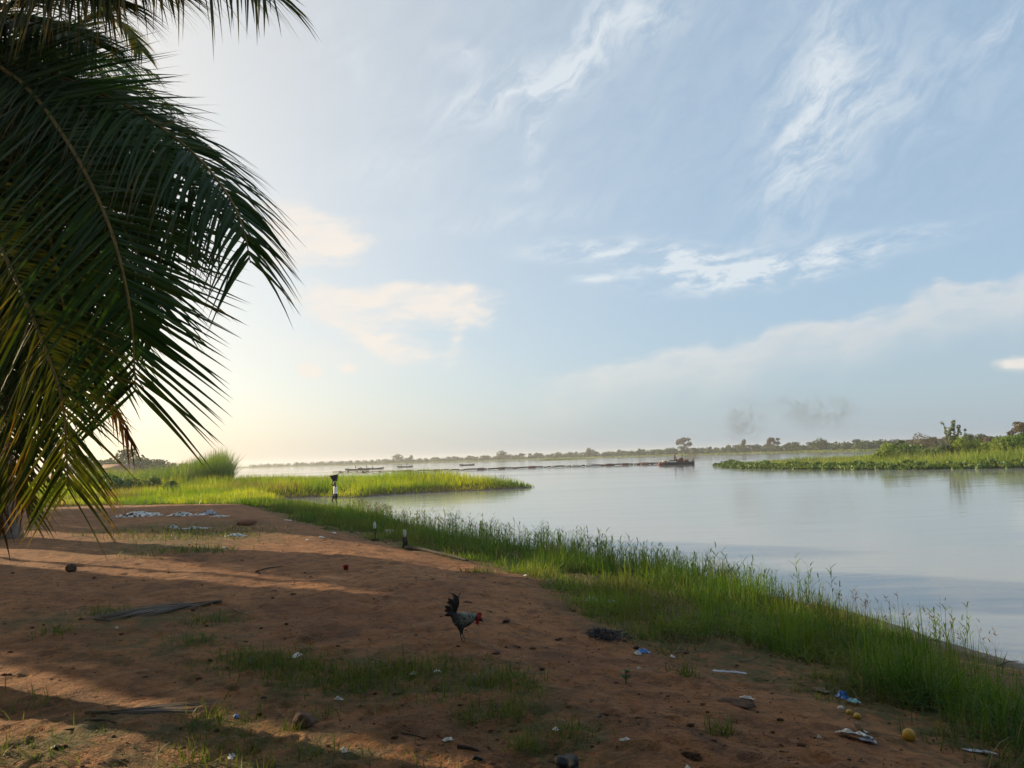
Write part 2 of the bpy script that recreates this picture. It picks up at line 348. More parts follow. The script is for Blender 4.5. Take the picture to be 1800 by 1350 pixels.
def ribbons(P, D, L, Wd, bend, side, segs=3, prof=None, fold=0.0, base_h=0.0, tint=None):
    """tapering ribbons: centre(t) = P + L (D t + bend t^2); returns V, T, tint, h"""
    N = len(P); t = np.linspace(0, 1, segs + 1)
    if prof is None: prof = lambda q: np.clip(1 - q, 0, 1) ** 0.7
    w = prof(t); w[-1] = 0.0
    L = np.broadcast_to(L, (N,)); Wd = np.broadcast_to(Wd, (N,))
    C = P[:, None, :] + L[:, None, None] * (D[:, None, :] * t[None, :, None] + bend[:, None, :] * (t[None, :, None] ** 2))
    off = side[:, None, :] * (Wd[:, None] * w[None, :] * 0.5)[..., None]
    tint = rng.random(N) if tint is None else np.broadcast_to(tint, (N,))
    if fold == 0.0:
        a = C - off; c = C + off
        rings = np.stack([a[:, :-1], c[:, :-1]], 2).reshape(N, segs * 2, 3)
        V = np.concatenate([rings, C[:, -1:]], 1); nv = segs * 2 + 1
        T = []
        for i in range(segs - 1): T += [(2 * i, 2 * i + 1, 2 * i + 3), (2 * i, 2 * i + 3, 2 * i + 2)]
        T.append((2 * segs - 2, 2 * segs - 1, 2 * segs))
        hh = np.concatenate([np.repeat(t[:-1], 2), [1.0]])
    else:
        nrm = norm(np.cross(D, side))
        k = nrm[:, None, :] * (Wd[:, None] * w[None, :] * fold)[..., None]
        a = C - off + k; c = C + off + k
        rings = np.stack([a[:, :-1], C[:, :-1], c[:, :-1]], 2).reshape(N, segs * 3, 3)
        V = np.concatenate([rings, C[:, -1:]], 1); nv = segs * 3 + 1
        T = []
        for i in range(segs - 1):
            for j in (0, 1):
                q = 3 * i + j; T += [(q, q + 1, q + 4), (q, q + 4, q + 3)]
        q = 3 * segs - 3; T += [(q, q + 1, q + 3), (q + 1, q + 2, q + 3)]
        hh = np.concatenate([np.repeat(t[:-1], 3), [1.0]])
    T = np.array(T)
    TT = (T[None] + (np.arange(N) * nv)[:, None, None]).reshape(-1, 3)
    return V.reshape(-1, 3), TT, np.repeat(tint, nv), np.tile(np.clip(base_h + hh * (1 - base_h), 0, 1), N)

def blades(P, H, Wd, lean=0.35, segs=3, curl=0.35, tint=None):
    N = len(P); a = rng.random(N) * 2 * math.pi; l = np.abs(rng.normal(0, lean, N))
    hd = np.stack([np.cos(a), np.sin(a), np.zeros(N)], 1)
    D = norm(np.array([0, 0, 1.0])[None] + hd * l[:, None] * 0.6)
    bend = hd * (l * 0.8)[:, None] + np.array([0, 0, -1.0])[None] * (curl * l)[:, None]
    b = rng.random(N) * 2 * math.pi
    side = np.stack([np.cos(b), np.sin(b), np.zeros(N)], 1)
    return ribbons(P, D, H, Wd, bend, side, segs, tint=tint)

def tube(pts, radii, sides=8, cap=True):
    pts = np.asarray(pts, float); n = len(pts); radii = np.broadcast_to(radii, (n,))
    tg = np.gradient(pts, axis=0); tg = norm(tg)
    ref = np.array([0, 0, 1.0]) if abs(tg[0][2]) < 0.9 else np.array([1.0, 0, 0])
    V = []
    u = norm(np.cross(tg[0], ref))
    for i in range(n):
        u = norm(u - tg[i] * np.dot(u, tg[i])); v = np.cross(tg[i], u)
        a = np.arange(sides) * 2 * math.pi / sides
        V.append(pts[i] + radii[i] * (np.cos(a)[:, None] * u + np.sin(a)[:, None] * v))
    V = np.concatenate(V); T = []
    for i in range(n - 1):
        for j in range(sides):
            p = i * sides + j; q = i * sides + (j + 1) % sides
            T += [(p, q, q + sides), (p, q + sides, p + sides)]
    if cap:
        V = np.concatenate([V, pts[:1], pts[-1:]]); c0 = n * sides
        for j in range(sides):
            T.append((c0, (j + 1) % sides, j)); T.append((c0 + 1, (n - 1) * sides + j, (n - 1) * sides + (j + 1) % sides))
    return V, np.array(T)
def box(cx, cy, cz, sx, sy, sz, taper=1.0):
    V = []
    for z, k in ((-1, 1.0), (1, taper)):
        for x, y in ((-1, -1), (1, -1), (1, 1), (-1, 1)): V.append((cx + x * sx / 2 * k, cy + y * sy / 2 * k, cz + z * sz / 2))
    q = [(0, 3, 2, 1), (4, 5, 6, 7), (0, 1, 5, 4), (1, 2, 6, 5), (2, 3, 7, 6), (3, 0, 4, 7)]
    return np.array(V), np.array([t for a, b_, c_, d_ in q for t in ((a, b_, c_), (a, c_, d_))])
def lathe(prof, sides=16, cx=0, cy=0):
    V = []; T = []; n = len(prof)
    for r, z in prof:
        for j in range(sides):
            a = 2 * math.pi * j / sides; V.append((cx + r * math.cos(a), cy + r * math.sin(a), z))
    for i in range(n - 1):
        for j in range(sides):
            p = i * sides + j; q = i * sides + (j + 1) % sides; T += [(p, q, q + sides), (p, q + sides, p + sides)]
    return np.array(V), np.array(T)
def ico(sub=2):
    import bmesh
    bm = bmesh.new(); bmesh.ops.create_icosphere(bm, subdivisions=sub, radius=1.0)
    V = np.array([v.co[:] for v in bm.verts]); T = np.array([[v.index for v in f.verts] for f in bm.faces]); bm.free()
    return V, T
ICO2, ICO3 = ico(2), ico(3)

# value noise for terrain and lumps
def _hash(ix, iy, seed):
    h = (ix.astype(np.int64) * 374761393 + iy.astype(np.int64) * 668265263 + seed * 974634777) & 0x7fffffff
    h = ((h ^ (h >> 13)) * 1274126177) & 0x7fffffff
    return ((h ^ (h >> 16)) & 0xffff) / 65535.0
def vnoise(x, y, seed=0):
    ix, iy = np.floor(x), np.floor(y); fx, fy = x - ix, y - iy
    fx = fx * fx * (3 - 2 * fx); fy = fy * fy * (3 - 2 * fy)
    a = _hash(ix, iy, seed); b_ = _hash(ix + 1, iy, seed); c_ = _hash(ix, iy + 1, seed); d_ = _hash(ix + 1, iy + 1, seed)
    return (a * (1 - fx) + b_ * fx) * (1 - fy) + (c_ * (1 - fx) + d_ * fx) * fy
def fbm(x, y, seed=0, octv=4):
    s = 0.0; a = 0.5
    for i in range(octv): s = s + a * (vnoise(x, y, seed + i) - 0.5); x = x * 2.03; y = y * 2.03; a *= 0.5
    return s * 2

# ------------------------------------------------------------------ terrain
shore_px = [(1800, 1172), (1700, 1143), (1600, 1108), (1500, 1078), (1350, 1046), (1230, 1027), (1100, 1000), (1000, 981), (900, 965), (800, 946), (700, 921), (640, 902), (592, 891), (530, 887), (490, 885)]
spit_px = [(500, 876), (560, 873.5), (620, 875), (700, 869), (800, 864), (870, 861), (930, 857.5), (943, 856)]
SH = [on_level(*p)[:2] for p in shore_px]; SP = [on_level(*p)[:2] for p in spit_px]
POLY = np.array([(60, -60), (18, -8), (10.5, 2.0), (8.3, 6.0)] + [tuple(p) for p in SH] + [tuple(p) for p in SP] +
                [(-2, 76), (-12, 86), (-26, 98), (-38, 112), (-60, 165), (-128, 340), (-300, 620), (-900, 700), (-900, -60)])
def sdist(x, y, poly=None):
    poly = POLY if poly is None else poly
    x = np.asarray(x, float); y = np.asarray(y, float)
    d2 = np.full(x.shape, 1e18); ins = np.zeros(x.shape, bool); n = len(poly)
    for i in range(n):
        ax, ay = poly[i]; bx, by = poly[(i + 1) % n]; ex, ey = bx - ax, by - ay
        t = np.clip(((x - ax) * ex + (y - ay) * ey) / (ex * ex + ey * ey + 1e-12), 0, 1)
        d2 = np.minimum(d2, (x - ax - t * ex) ** 2 + (y - ay - t * ey) ** 2)
        cr = ((ay > y) != (by > y)) & (x < (bx - ax) * (y - ay) / (by - ay + 1e-12) + ax)
        ins ^= cr
    d = np.sqrt(d2); return np.where(ins, d, -d)
def profile(d):
    return np.interp(d, [-30, -4, 0, 0.8, 2.2, 7.0, 16, 40], [-2.5, -0.7, 0.0, 0.16, 0.40, 1.05, 1.22, 1.3])
def height(x, y):
    d = sdist(x, y) + 0.25 * fbm(x * 0.7, y * 0.7, 3, 3)
    cap = np.interp(y, [-50, 30, 52, 400], [1.4, 1.25, 0.38, 0.6])
    return np.minimum(profile(d), cap), d
def ground(px, py):                              # where a line of sight meets the ground
    d = ray(px, py); lo, z = None, 0.8
    for _ in range(14):
        p = CAM + d * ((z - CAM[2]) / d[2]); h = float(height(np.array([p[0]]), np.array([p[1]]))[0][0]); z = 0.5 * z + 0.5 * max(h, 0.0)
    p[2] = z; return p

sand_px = [(150, 889), (300, 886), (450, 893), (500, 912), (560, 928), (640, 947), (720, 968), (800, 984), (880, 1003), (940, 1022), (962, 1046), (1000, 1072), (1060, 1108), (1130, 1140), (1230, 1166), (1325, 1190), (1415, 1224), (1490, 1250), (1590, 1290), (1690, 1326), (1775, 1362), (1850, 1400)]
SAND = [ground(*p)[:2] for p in sand_px]
BANK = np.array([tuple(p) for p in SAND] + [(5.3, 2.2), (10.3, 2.0), (8.3, 6.0)] + [tuple(p) for p in SH] + [(-20.5, 58)])
FIELD = np.array([tuple(p) for p in SP] + [(-2, 76), (-12, 86), (-26, 98), (-38, 112), (-75, 112), (-60, 62), (-45, 47)] + [tuple(SAND[0]), tuple(SAND[1]), tuple(SAND[2])] + [tuple(SH[-1])])

moss_spots = [(470, 1165, 0.75), (590, 1185, 0.8), (700, 1190, 0.7), (800, 1200, 0.7), (880, 1200, 0.5), (920, 1265, 0.5), (330, 1295, 0.5), (360, 945, 2.2), (300, 960, 1.6), (330, 925, 2.5), (440, 1335, 0.5), (150, 1300, 0.6), (560, 1320, 0.4), (1000, 1300, 0.4), (240, 1090, 0.8), (120, 1090, 0.7), (300, 1130, 0.7), (370, 1092, 0.45), (1080, 1070, 0.5), (1150, 1110, 0.6), (1300, 1180, 0.5), (40, 1330, 0.5)]
MOSS = [(ground(a, b_)[:2], r_) for a, b_, r_ in moss_spots]

ang = np.concatenate([np.linspace(-180, -46, 40)[:-1], np.linspace(-46, 44, 640), np.linspace(44, 180, 40)[1:-1]])
rr = np.concatenate([[0.4, 1.2, 2.2], np.exp(np.arange(math.log(3.2), math.log(26), 0.0065)), np.exp(np.linspace(math.log(26.2), math.log(2600), 90))])
A_, R_ = np.meshgrid(np.radians(ang), rr, indexing='ij')
gx, gy = np.sin(A_) * R_, np.cos(A_) * R_
gz, gd = height(gx.ravel(), gy.ravel()); gz = gz.reshape(gx.shape); gd = gd.reshape(gx.shape)
landm = np.clip(gd / 1.5, 0, 1)
gz = gz + landm * (0.05 * fbm(gx * 0.8, gy * 0.8, 11, 4) + 0.026 * fbm(gx * 4.2, gy * 4.2, 21, 4)) * np.clip(60 / (R_ + 1), 0, 1)
# trodden hollows: footprints in the sand
nf = 1100
fa = rng.uniform(-42, 34, nf); fr = np.exp(rng.uniform(math.log(4), math.log(24), nf))
for a0, r0 in zip(fa, fr):
    x0, y0 = math.sin(rad(a0)) * r0, math.cos(rad(a0)) * r0
    th = rng.uniform(0, math.pi); dl, dw = rng.uniform(0.06, 0.14), rng.uniform(0.035, 0.065); dep = rng.uniform(0.006, 0.022)
    i0, i1 = np.searchsorted(ang, [a0 - math.degrees(0.4 / r0), a0 + math.degrees(0.4 / r0)]); j0, j1 = np.searchsorted(rr, [r0 - 0.4, r0 + 0.4])
    sx, sy = gx[i0:i1, j0:j1] - x0, gy[i0:i1, j0:j1] - y0
    uu = sx * math.cos(th) + sy * math.sin(th); ww = sy * math.cos(th) - sx * math.sin(th)
    q = (uu / dl) ** 2 + (ww / dw) ** 2
    gz[i0:i1, j0:j1] += landm[i0:i1, j0:j1] * dep * (-np.exp(-q * 1.2) + 0.55 * np.exp(-(q - 2.0) ** 2))
moss = np.zeros(gx.shape)
for (c_, r_) in MOSS: moss = np.maximum(moss, np.exp(-(((gx - c_[0]) ** 2 + (gy - c_[1]) ** 2) / (r_ * r_)) ** 1.5))
inb = sdist(gx.ravel(), gy.ravel(), BANK).reshape(gx.shape); inf = sdist(gx.ravel(), gy.ravel(), FIELD).reshape(gx.shape)
moss = np.maximum(moss, np.clip(np.maximum(inb, inf) * 1.5 + 0.6, 0, 1) * (gd > 0.3))
na, nr = gx.shape
ii, jj = np.meshgrid(np.arange(na - 1), np.arange(nr - 1), indexing='ij')
Q = np.stack([ii * nr + jj, (ii + 1) * nr + jj, (ii + 1) * nr + jj + 1, ii * nr + jj + 1], -1).reshape(-1, 4)
me = mesh_tris('ground', np.stack([gx, gy, gz], -1).reshape(-1, 3), Q, {'shore': gd.ravel(), 'moss': moss.ravel()}, True)
tag(link('ground', me, 'sand'), kind='structure')
def gz_at(x, y):
    x = np.atleast_1d(np.asarray(x, float)); y = np.atleast_1d(np.asarray(y, float))
    h = height(x, y)[0]; d = sdist(x, y)
    return h + np.clip(d / 1.5, 0, 1) * 0.05 * fbm(x * 0.8, y * 0.8, 11, 4)
def gpos(px, py):
    p = ground(px, py); p[2] = float(gz_at(p[0], p[1])[0]); return p

wv_ = np.array([(-3000, -200, 0), (3000, -200, 0), (3000, 5000, 0), (-3000, 5000, 0)], float)
tag(link('river_water', mesh_tris('river_water', wv_, np.array([(0, 1, 2, 3)])), 'river_water'), kind='structure')

# ------------------------------------------------------------------ far shore
far_px = [(-400, 1100), (380, 1150), (480, 1050), (600, 900), (800, 800), (1020, 700), (1200, 600), (1300, 540), (1500, 400), (1800, 330), (2300, 300), (3200, 280)]
def far_pt(px, dist): return np.array([(px - 900) / FOC * dist * 1.004, dist])
FP = np.array([far_pt(*q) for q in far_px])
def far_at(px, back=0.0):
    dist = np.interp(px, [q[0] for q in far_px], [q[1] for q in far_px]); p = far_pt(px, dist)
    return p * (1 + back / np.linalg.norm(p))
g = Geo(); xs = np.linspace(-400, 3200, 160); rows = []
for k, (bk, z) in enumerate(((-6, -0.4), (0, 0.25), (8, 0.9), (60, 1.8), (900, 2.4))):
    rows.append([(*far_at(px, bk + (4 * vnoise(np.array([px * 0.05]), np.array([k * 3.1]), 5)[0] if k < 3 else 0)), z) for px in xs])
V = np.array(rows).reshape(-1, 3); n = len(xs)
T = [t for r_ in range(4) for i in range(n - 1) for t in ((r_ * n + i, r_ * n + i + 1, (r_ + 1) * n + i + 1), (r_ * n + i, (r_ + 1) * n + i + 1, (r_ + 1) * n + i))]
tag(g.add(V, T).obj('far_shore_terrain', 'far_bank'), kind='structure')

def crown_geo(blobs, n, size, shape_seed=0, flat=1.0, up=0.25):
    """leaf clumps spread through a set of lobes; lobes are (centre, radius)"""
    r_ = np.random.default_rng(shape_seed); g = Geo()
    rad_ = np.array([b_[1] for b_ in blobs]); pr = rad_ ** 2 / (rad_ ** 2).sum()
    idx = r_.choice(len(blobs), n, p=pr)
    ctr = np.array([b_[0] for b_ in blobs])[idx]
    d = norm(r_.normal(0, 1, (n, 3))); d[:, 2] *= flat
    P = ctr + d * (rad_[idx] * r_.uniform(0.35, 1.05, n) ** 0.5)[:, None]
    a = norm(r_.normal(0, 1, (n, 3)) + d * 0.8); bq = norm(np.cross(a, r_.normal(0, 1, (n, 3)))); cq = np.cross(a, bq)
    s = size * r_.uniform(0.5, 1.3, n)
    V = np.stack([P - bq * s[:, None] * 0.5, P + cq * s[:, None] * 0.32, P + bq * s[:, None] * 0.55, P - cq * s[:, None] * 0.32], 1).reshape(-1, 3)
    i = np.arange(n) * 4
    T = np.concatenate([np.stack([i, i + 1, i + 2], 1), np.stack([i, i + 2, i + 3], 1)])
    t = np.clip(r_.uniform(0, 1, n) * 0.6 + 0.4 * vnoise(P[:, 0] * 0.8 / max(size, .2), P[:, 2] * 0.8 / max(size, .2), shape_seed), 0, 1)
    return g.add(V, T, np.repeat(t, 4), 0.5)
def make_tree(name, h, spread, seed, nleaf, size, mat='tree_leaf', form='round', bare=0.28):
    r_ = np.random.default_rng(seed); root = empty(name, (0, 0, 0))
    g = Geo(); tb = h * bare; lean = r_.normal(0, 0.05 * h, 2)
    top = np.array([lean[0], lean[1], h * 0.75])
    g.add(*tube([(0, 0, -0.4), (lean[0] * .2, lean[1] * .2, tb * .6), (lean[0] * .5, lean[1] * .5, h * 0.45), top], [h * .035, h * .026, h * .018, h * .006], 7))
    blobs = []
    nb = {'round': 9, 'wide': 12, 'tall': 8, 'open': 9, 'high': 10}[form]
    for k in range(nb):
        a = 2 * math.pi * k / nb + r_.uniform(-.4, .4); q = r_.uniform(0.25, 1.0)
        zz = {'round': r_.uniform(.25, .85), 'wide': r_.uniform(.28, .80), 'tall': .3 + .62 * k / nb, 'open': r_.uniform(.5, .92), 'high': r_.uniform(.55, .92)}[form] * h
        rad2 = spread * q * {'round': .62, 'wide': .85, 'tall': .45 * (1 - .6 * k / nb), 'open': .8, 'high': .62}[form]
        c_ = np.array([math.cos(a) * rad2 + lean[0] * .6, math.sin(a) * rad2 + lean[1] * .6, zz])
        blobs.append((c_, spread * r_.uniform(.28, .46) * (0.62 if form == 'open' else 1.0)))
        g.add(*tube([(lean[0] * .4, lean[1] * .4, tb * r_.uniform(.8, 1.3)), c_ * .55 + np.array([0, 0, tb * .4]), c_], [h * .014, h * .009, h * .003], 5))
    blobs.append((np.array([lean[0] * .7, lean[1] * .7, h * .8]), spread * .36))
    g.obj('trunk', 'bark', root)
    crown_geo(blobs, nleaf, size, seed, 0.8).obj('crown', mat, root)
    return root

FT = [make_tree('shore_tree', 8, 4.2, 40 + k, 520, 0.95, ['tree_leaf', 'tree_leaf', 'tree_leaf', 'tree_leaf_warm', 'tree_leaf'][k], ['round', 'wide', 'tall', 'open', 'round'][k], 0.12) for k in range(5)]
used = set()
def put_tree(kind, x, y, z, s, label, group, sx=1.0):
    o = FT[kind] if kind not in used else copy_tree(FT[kind]); used.add(kind)
    o.location = (x, y, z); o.scale = (s * sx, s * sx, s); o.rotation_euler = (0, 0, rng.uniform(0, 6.28))
    return tag(o, label, 'tree', group)
# rows of small trees along the far shore
LBL_MID = 'small dark tree in the hazy row along the far shore beyond the water'
for px in np.arange(470, 1900, 12.0):
    px = px + rng.uniform(-5, 5); bk = rng.uniform(12, 45); p = far_at(px, bk)
    s = rng.uniform(0.5, 0.85) * np.interp(px, [470, 700, 1000, 1300, 1900], [0.75, 0.95, 0.95, 1.0, 0.8])
    put_tree(int(rng.choice([0, 1, 4, 2, 3], p=[.3, .3, .24, .08, .08])), p[0], p[1], 0.8, s, LBL_MID, 'trees along the far shore', rng.uniform(1.1, 1.7))
for (px, s, sx, kind, lab) in ((697, 1.35, 1.2, 1, 'rounded tree standing above the far tree row, left of the middle'),
                               (720, 1.1, 1.0, 0, 'second rounded tree just right of the domed tree on the far shore'),
                               (878, 1.25, 1.1, 1, 'dark tree at the bend of the far shore left of the reed islet'),
                               (1196, 1.75, 1.0, 3, 'tall open-crowned tree on the far shore behind the dredging boat'),
                               (1348, 1.25, 1.25, 3, 'brownish domed tree on the far shore left of the green island'),
                               (1300, 1.15, 0.8, 2, 'pointed tree on the far shore right of the dredging boat'),
                               (1432, 1.0, 1.3, 1, 'broad dark tree on the far shore just above the low tip of the island'),
                               (1030, 1.15, 1.1, 0, 'rounded tree on the far shore where the nearer tree row begins')):
    p = far_at(px, 10); put_tree(kind, p[0], p[1], 0.8, s, lab, 'trees along the far shore', sx)
# continuous low scrub below those trees: reads as one mass
bl = []
for px in np.arange(440, 1900, 2.2):
    p = far_at(px, rng.uniform(4, 40)); r0 = rng.uniform(1.3, 2.9); bl.append((np.array([p[0], p[1], 0.7 + r0 * 0.8]), r0))
tag(crown_geo(bl, 24000, 1.5, 77, 0.9).obj('far_scrub', 'tree_leaf'), 'low dark scrub running along the far shore under the trees', 'scrub', kind='stuff')
bl = [(np.array([*far_at(px, rng.uniform(-1, 4)), 0.35]), rng.uniform(0.5, 1.0)) for px in np.arange(380, 1900, 2.0)]
tag(crown_geo(bl, 9000, 0.9, 78, 0.6).obj('far_shore_reeds', 'island_growth'), 'pale green reeds fringing the far shore', 'reeds', kind='stuff')
# wooded rise behind the palm at the left
for k, (px, dist, s, sx) in enumerate(((196, 235, 0.85, 1.3), (212, 250, 1.0, 1.2), (228, 245, 1.15, 1.2), (243, 255, 0.95, 1.3), (258, 270, 0.8, 1.2), (272, 260, 0.72, 1.4), (288, 280, 0.72, 1.3), (303, 300, 0.62, 1.4), (318, 300, 0.55, 1.5), (180, 240, 0.8, 1.3), (160, 230, 0.8, 1.3), (140, 230, 0.9, 1.3), (334, 320, 0.5, 1.5), (205, 215, 0.6, 1.3), (235, 220, 0.7, 1.5), (265, 225, 0.55, 1.6), (295, 235, 0.45, 1.8))):
    put_tree([1, 0, 4][k % 3], (px - 900) / FOC * dist, dist, 0.4, s, 'dark tree of the wooded rise behind the reeds at the left', 'trees on the left rise', sx)
# a low house whose roof shows between them
hp = at_depth(207, 815, 200); hr = empty('house', (hp[0], hp[1], 0.5), 'small low house with a rusty roof half hidden behind the left reeds', 'house')
Geo().add(*box(0, 0, 1.2, 7, 4, 2.6)).obj('wall', 'wall_clay', hr)
V = np.array([(-3.9, -2.5, 2.45), (3.9, -2.5, 2.45), (3.9, 2.5, 2.45), (-3.9, 2.5, 2.45), (-3.7, 0, 3.9), (3.7, 0, 3.9)])
Geo().add(V, [(0, 1, 5), (0, 5, 4), (2, 3, 4), (2, 4, 5), (1, 2, 5), (3, 0, 4), (0, 3, 2), (0, 2, 1)]).obj('roof', 'roof_rust', hr)
Geo().add(*box(0.8, -2.02, 1.0, 0.9, 0.08, 2.0)).obj('door', 'bark', hr)
Geo().add(*box(-1.8, -2.02, 1.4, 0.9, 0.08, 0.8)).obj('window', 'driftwood', hr)

def sample_poly(poly, n, seed, keep=None):
    r_ = np.random.default_rng(seed); lo, hi = poly.min(0), poly.max(0); out = []
    tot_ = 0
    while tot_ < n:
        q = r_.uniform(lo, hi, (n * 3, 2)); q = q[sdist(q[:, 0], q[:, 1], poly) > 0]
        if keep is not None: q = q[r_.random(len(q)) < keep(q[:, 0], q[:, 1])]
        out.append(q); tot_ += len(q)
    return np.concatenate(out)[:n]

# ------------------------------------------------------------------ meadow and spit on the left
def dens_f(x, y): return np.clip(1.3 - (y - 45) / 90, 0.25, 1) * np.where(x / np.maximum(y, 1) < -0.8, 0.1, 1.0)
pts = sample_poly(FIELD, 95000, 31, dens_f)
x, y = pts[:, 0], pts[:, 1]
ed = sdist(x, y); nz = fbm(x * 0.11, y * 0.16, 51, 4)
Hh = np.interp(y, [42, 50, 60, 74, 110], [0.35, 0.55, 1.0, 1.45, 1.5]) * (0.85 + 0.8 * nz)
Hh = np.clip(Hh, 0.18, 1.7) * np.clip(0.3 + ed * 0.32, 0.3, 1.0) * np.interp(x, [-6, 3], [1.0, 0.55]) * rng.uniform(0.65, 1.15, len(x))
z = np.maximum(gz_at(x, y), -0.05)
brown = (fbm(x * 0.09, y * 0.3, 61, 3) > 0.13) & (x < -15) & (y > 52) & (y < 68)
P = np.stack([x, y, z], 1)
gtint = np.clip(0.5 + 1.4 * fbm(x * 0.25, y * 0.25, 71, 3) + rng.normal(0, 0.18, len(x)), 0, 1)
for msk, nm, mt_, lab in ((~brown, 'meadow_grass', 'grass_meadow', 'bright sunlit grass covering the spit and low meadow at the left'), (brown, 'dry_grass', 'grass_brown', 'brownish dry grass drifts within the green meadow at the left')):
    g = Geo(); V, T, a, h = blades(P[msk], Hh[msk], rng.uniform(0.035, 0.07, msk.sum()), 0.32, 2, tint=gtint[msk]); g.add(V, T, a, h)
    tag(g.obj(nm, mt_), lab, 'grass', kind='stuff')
# taller reed stands behind the meadow
def reed_stand(name, label, px0, px1, d0, d1, hh, n, mat='reed', hv=0.2, prof=None):
    q = rng.random(n); dd = rng.uniform(d0, d1, n); px = px0 + (px1 - px0) * q
    x, y = (px - 900) / FOC * dd, dd
    k = np.ones(n) if prof is None else np.interp(q, *prof)
    H = hh * k * rng.normal(1, hv, n).clip(0.45, 1.35); z = np.maximum(gz_at(x, y), 0)
    g = Geo(); V, T, a, h = blades(np.stack([x, y, z], 1), H, rng.uniform(0.05, 0.10, n), 0.22, 3, tint=np.clip(0.5 + 1.2 * fbm(x * 0.3, y * 0.3, 91, 3) + rng.normal(0, 0.2, n), 0, 1)); g.add(V, T, a, h)
    return tag(g.obj(name, mat), label, 'reeds', kind='stuff')
reed_stand('tall_reeds', 'stand of tall feathery reeds at the right end of the left thicket', 318, 402, 78, 92, 3.5, 5200, prof=([0, 0.3, 0.6, 0.85, 1.0], [0.72, 0.85, 0.95, 1.08, 0.9]))
reed_stand('mixed_reeds', 'mixed green reeds and shrubs between the palm fronds and the tall reeds', 150, 330, 76, 96, 2.5, 6500, prof=([0, 0.5, 1.0], [1.0, 0.85, 1.0]))
for k, (px, dist, r0, lab) in enumerate(((232, 72, 1.3, 'round green shrub in front of the reeds, nearest the palm fronds'), (262, 72, 1.0, 'low green shrub in the middle of the left meadow'), (288, 66, 0.8, 'dark leafy shrub standing alone in the sunlit meadow'), (200, 70, 1.5, 'large shrub half hidden behind the hanging palm fronds'))):
    x, y = (px - 900) / FOC * dist, dist; root = empty('shrub', (x, y, float(gz_at(x, y)[0])), lab, 'shrub', 'shrubs in the left meadow')
    crown_geo([(np.array([rng.normal(0, r0 * .5), rng.normal(0, r0 * .4), r0 * rng.uniform(.4, 1.1)]), r0 * rng.uniform(.4, .7)) for _ in range(7)], 1100, 0.28, 300 + k).obj('crown', 'hyacinth', root)
    g = Geo()
    for _ in range(5): g.add(*tube([(0, 0, -.1), (rng.normal(0, .2), rng.normal(0, .2), r0 * .6), (rng.normal(0, .5), rng.normal(0, .5), r0 * 1.2)], [.05, .03, .01], 5))
    g.obj('stem', 'bark', root)

# ------------------------------------------------------------------ grass along the near bank
MUDZ = np.array([tuple(ground(*p)[:2]) for p in ((1545, 1085), (1590, 1118), (1640, 1150), (1690, 1190), (1740, 1215), (1810, 1250), (1950, 1290))] + [(9.5, 4.5), (9.0, 6.0)] + [tuple(p) for p in SH[:4]])
def dens_b(x, y):
    r_ = np.hypot(x, y); e = sdist(x, y, BANK); mud = sdist(x, y, MUDZ) > 0
    clump = np.clip(0.58 + 2.5 * fbm(x * 0.9, y * 0.9, 81, 4), 0.04, 1)
    return np.clip(9.0 / r_, 0.12, 1) * np.clip(e * 1.3 + 0.28, 0, 1) * clump * np.where(mud, 0.05, 1.0)
pts = sample_poly(BANK, 88000, 41, dens_b); x, y = pts[:, 0], pts[:, 1]; r_ = np.hypot(x, y)
ed = sdist(x, y, BANK); ws = sdist(x, y)
Hh = (0.14 + 0.29 * np.clip(ed / 1.3, 0, 1)) * (1 + 1.5 * fbm(x * 0.9, y * 0.9, 83, 4)) * np.interp(r_, [6, 14, 30, 38, 45, 50], [0.9, 1.05, 1.2, 0.85, 0.38, 0.3]) * rng.uniform(0.3, 1.0, len(x)) ** 1.0 * 1.35
P = np.stack([x, y, np.maximum(gz_at(x, y), -0.02) - 0.01], 1)
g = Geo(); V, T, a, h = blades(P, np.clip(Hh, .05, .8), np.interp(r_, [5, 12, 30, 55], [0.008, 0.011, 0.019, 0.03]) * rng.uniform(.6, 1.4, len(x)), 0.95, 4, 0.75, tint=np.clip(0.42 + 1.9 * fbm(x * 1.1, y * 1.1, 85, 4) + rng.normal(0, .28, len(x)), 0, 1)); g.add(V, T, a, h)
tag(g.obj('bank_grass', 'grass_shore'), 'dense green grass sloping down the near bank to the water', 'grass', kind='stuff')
# dead stalks mixed into the bank grass
pts = sample_poly(BANK, 5200, 43, dens_b); x, y = pts[:, 0], pts[:, 1]; r_ = np.hypot(x, y)
g = Geo(); V, T, a, h = blades(np.stack([x, y, np.maximum(gz_at(x, y), -.02)], 1), rng.uniform(.15, .5, len(x)) * np.interp(r_, [8, 35, 50], [1, 1, .5]), np.interp(r_, [5, 12, 30, 55], [.006, .009, .016, .025]), 1.1, 4, .8); g.add(V, T, a, h)
tag(g.obj('dead_stalks', 'dry_weed_pale'), 'pale dead stalks tangled in the bank grass', 'stalks', kind='stuff')
